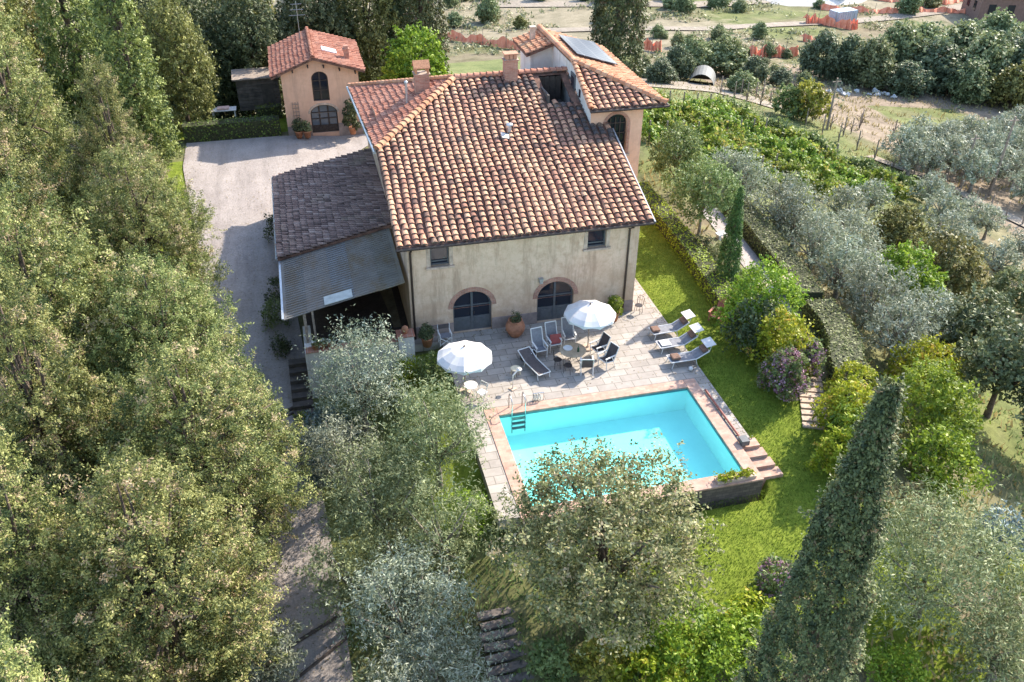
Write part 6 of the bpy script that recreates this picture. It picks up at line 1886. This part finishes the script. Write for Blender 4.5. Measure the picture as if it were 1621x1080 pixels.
for k in range(12):
    x, y = 56.5 + rs.uniform(0, 11), 55.5 + rs.uniform(0, 2.5)
    if P_r is None:
        mb = MB()
        for j in range(5): mb.box((rs.uniform(-.5, .5), rs.uniform(-.4, .4), 0.2), (rs.uniform(.3, .6), rs.uniform(.3, .5), rs.uniform(.2, .4)), rot=Matrix.Rotation(rs.uniform(0, 1), 3, 'X') @ Matrix.Rotation(rs.uniform(0, 3), 3, 'Z'))
        P_r = tag(mb.build('rubble_heap', mat_plain('pale_rubble', (0.55, 0.54, 0.52), 0.9, var=0.15), loc=(x, y, terrain(x, y)), bevel=0.05), 'small heap of pale rubble blocks in front of the wood', 'rubble', gr)
    else:
        o = P_r.copy(); COL.objects.link(o); o.location = (x, y, terrain(x, y)); o.rotation_euler = (0, 0, k); o.scale = (rs.uniform(.5, 1.1),) * 3
fh = thing('brick_building', 'far long brown building with pale roof at the top right of the valley', 'building', (123, 102.5, terrain(123, 102.5)), -0.35)
mb = MB().box((4, 0, 2.2), (22, 9, 5.0)); mb.build('wall', mat_plain('brown_wall', (0.22, 0.13, 0.10), 0.9), fh)
MB().box((4, 0, 4.85), (23, 10, 0.3)).build('roof', mat_plain('pale_roof', (0.48, 0.36, 0.32), 0.8), fh)
for k in range(6): MB().box((-5.0 + k * 3.2, -4.53, 2.4), (1.2, 0.1, 1.6)).build('window', M['glass'], fh)
for k in range(2): MB().box((-7.03, -1.8 + k * 3.4, 2.4), (0.1, 1.2, 1.6)).build('window', M['glass'], fh)
t = thing('site_container', 'small grey-blue container standing by the far orange netting', 'container', (87.0, 99.5, terrain(87.0, 99.5)), 0.2)
MB().box((0, 0, 1.2), (4.2, 2.2, 2.4)).build('body', mat_plain('blue_grey_metal', (0.32, 0.40, 0.46), 0.5), t)
m1 = MB()
for k in range(8): m1.box((-1.8 + k * 0.5, -1.12, 1.2), (0.12, 0.06, 2.2))
m1.build('ribs', mat_plain('pale_blue_metal', (0.42, 0.48, 0.52), 0.5), t)
t = thing('sand_heap', 'pale heap of sand on the far building site', 'sand heap', (92, 122, terrain(92, 122)))
mb = MB(); vs = [(0, 0, 3.0)]; fs = []
for i, (r, z) in enumerate(((3.5, 1.9), (7, 0.6), (9, -0.4))):
    for k in range(18):
        a = 2 * math.pi * k / 18; q = r * (1 + 0.12 * math.sin(3 * a + i))
        vs.append((1.5 * q * math.cos(a), q * math.sin(a), z + 0.2 * math.sin(5 * a)))
for k in range(18):
    k2 = (k + 1) % 18
    fs.append((0, 1 + k, 1 + k2))
    for i in range(2): fs.append((1 + i * 18 + k, 1 + (i + 1) * 18 + k, 1 + (i + 1) * 18 + k2, 1 + i * 18 + k2))
mb.add(vs, fs).build('mound', mat_plain('pale_sand', (0.52, 0.49, 0.44), 0.95, var=0.15, scale=0.4), t, smooth=True)

# scrub: knee-high weeds and broom all over the far site, beyond counting
def scrub_tufts():
    rg = np.random.default_rng(640)
    x = rg.uniform(12, 130, 5200); y = rg.uniform(50, 142, 5200)
    w = np.sin(x * 0.21 + np.sin(y * 0.13) * 2) * np.sin(y * 0.17 + x * 0.05) + 0.25 * rg.normal(size=len(x))
    ok = (w > 0.12) & ~((x < 42) & (y < 86)) & ~((y < 62) & (x < 44)) & ~((np.abs(y - 98) < 4) & (x > 34) & (x < 90)) & ~((x > 100) & (y > 96) & (y < 116))
    x, y = x[ok], y[ok]
    P = np.stack([x, y, np.array([terrain(a, b) for a, b in zip(x, y)]) + 0.25], 1)
    me = leaf_mesh('scrub', P, np.tile([[0, 0, 1.0]], (len(P), 1)), 12, 0.38, 0.5, 0.5, M['leaf_scrub'], rg, tvar=0.25, droop=0.8)
    return struct(obj_of(me, 'scrub'), 'stuff')
M['leaf_scrub'] = mat_leaf('scrub_leaves', (0.09, 0.10, 0.045), (0.20, 0.215, 0.10), (0.34, 0.33, 0.18), 0.25, alt=(0.42, 0.36, 0.22))
scrub_tufts()
# ---- grass: blades on the lawn, dry weeds on the slope
def grass(name, regions, mat, hmin, hmax, seed, wid=0.35, lump=True):
    rg = np.random.default_rng(seed)
    Ps = []
    for (xa, xb, ya, yb, dens, fn) in regions:
        n = int((xb - xa) * (yb - ya) * dens)
        x, y = rg.uniform(xa, xb, n), rg.uniform(ya, yb, n)
        Ps += [(a, b, terrain(a, b)) for a, b in zip(x, y) if fn is None or fn(a, b)]
    P = np.array(Ps)
    n = len(P)
    h = rg.uniform(hmin, hmax, n)
    a = rg.uniform(0, 6.283, n)
    d = np.stack([np.cos(a), np.sin(a), 0 * a], 1)
    lean = np.stack([rg.normal(0, .4, n), rg.normal(0, .4, n), np.ones(n)], 1)
    V = np.empty((n, 4, 3), dtype=np.float32)
    V[:, 0] = P - d * (h * wid)[:, None]; V[:, 1] = P + d * (h * wid)[:, None]
    V[:, 2] = P + lean * h[:, None] + d * (h * wid * 0.3)[:, None]; V[:, 3] = P + lean * h[:, None] - d * (h * wid * 0.3)[:, None]
    tn = np.clip(0.5 + 0.22 * np.sin(P[:, 0] * 1.7 + np.sin(P[:, 1] * 1.1) * 2) * np.sin(P[:, 1] * 2.3) + rg.normal(0, 0.16, n), 0, 1)
    return struct(obj_of(np_mesh(name, V.reshape(-1, 3), np.arange(n * 4).reshape(-1, 4), tn, mat), name), 'stuff')
M['lawn_blade'] = mat_leaf('lawn_blades', (0.08, 0.125, 0.014), (0.155, 0.222, 0.025), (0.255, 0.315, 0.05), 0.35)
def on_lawn(x, y): return zones(x, y)[0] > 0.45 and not (x < 12.9 and -13.1 < y) or (x < 1.3 and zones(x, y)[0] > .5 and x > -1.5 and y < -0.7)
grass('grass', [(12.9, 16.9, -13, 14, 420, on_lawn), (3.5, 17, -20, -13, 420, on_lawn), (-1.4, 1.3, -12, -0.7, 120, on_lawn), (-13, -5, 29.6, 36, 60, None), (-13.2, -10.9, 8, 25, 60, lambda x, y: x < -11.0 - 0.06 * (y - 13))], M['lawn_blade'], 0.03, 0.06, 600, 0.28)
def wild(x, y):
    return not (19.3 < x < 22.2 and -2 < y < 12.5) and math.sin(x * 0.9) * math.sin(y * 0.7 + x * .3) > -0.35
grass('weeds', [(17.5, 46, -24, 14, 9, wild), (17, 24, 14, 34, 9, wild), (44, 80, 24, 66, 3.5, wild), (20, 60, 40, 62, 2.5, wild), (9, 18, -24, -20, 20, None), (-9.5, -4.6, -30, 0, 0.1, None)], M['leaf_dry'], 0.12, 0.38, 603, 0.22)
grass('herbs', [(17.5, 40, -24, 14, 8, wild), (20, 46, 14, 55, 5, None), (-5.2, 5.0, -24, -13, 60, None), (-5.0, 1.0, -13, -2, 20, lambda x, y: x < -1)], M['leaf_mid'], 0.07, 0.22, 606, 0.22)

# fallen leaves on the drive and the edges of the terrace
def litter():
    rg = np.random.default_rng(660)
    n = 3200
    y = rg.uniform(-28, 27, n)
    lo = np.interp(y, [-30, -20, -10, -3, 2, 8, 13, 19, 24, 28.4], [-9.6, -8.6, -8.7, -10.2, -11, -10.5, -10.75, -11.6, -12.2, -12.2])
    hi = np.interp(y, [-30, -12, -1, 12, 20, 24, 28], [-4.7, -4.9, -5.4, -6.2, -5.4, -2, 2])
    u = rg.beta(0.45, 0.75, n)
    x = lo + (hi - lo) * u
    P = [(a, b, terrain(a, b) + 0.085) for a, b in zip(x, y)]
    for k in range(500):
        a, b = rg.uniform(1.4, 12.8), -rg.beta(0.5, 1.0) * 6.0
        P.append((a, b, 0.012))
    for k in range(260): P.append((rg.uniform(12.3, 12.85), rg.uniform(-10.7, 4.8), 0.012))
    P = np.array(P)
    rn = len(P)
    V = leaf_quads(P, np.tile([[0, 0, 1.0]], (rn, 1)), 0.085, 0.55, rg, align=9.0)
    return struct(obj_of(np_mesh('fallen_leaves', V, np.arange(rn * 4).reshape(-1, 4), rg.uniform(0, 1, rn), M['leaf_fallen']), 'fallen_leaves'), 'stuff')
M['leaf_fallen'] = mat_leaf('fallen_leaves', (0.10, 0.07, 0.035), (0.20, 0.15, 0.07), (0.32, 0.26, 0.12), 0.05)
litter()
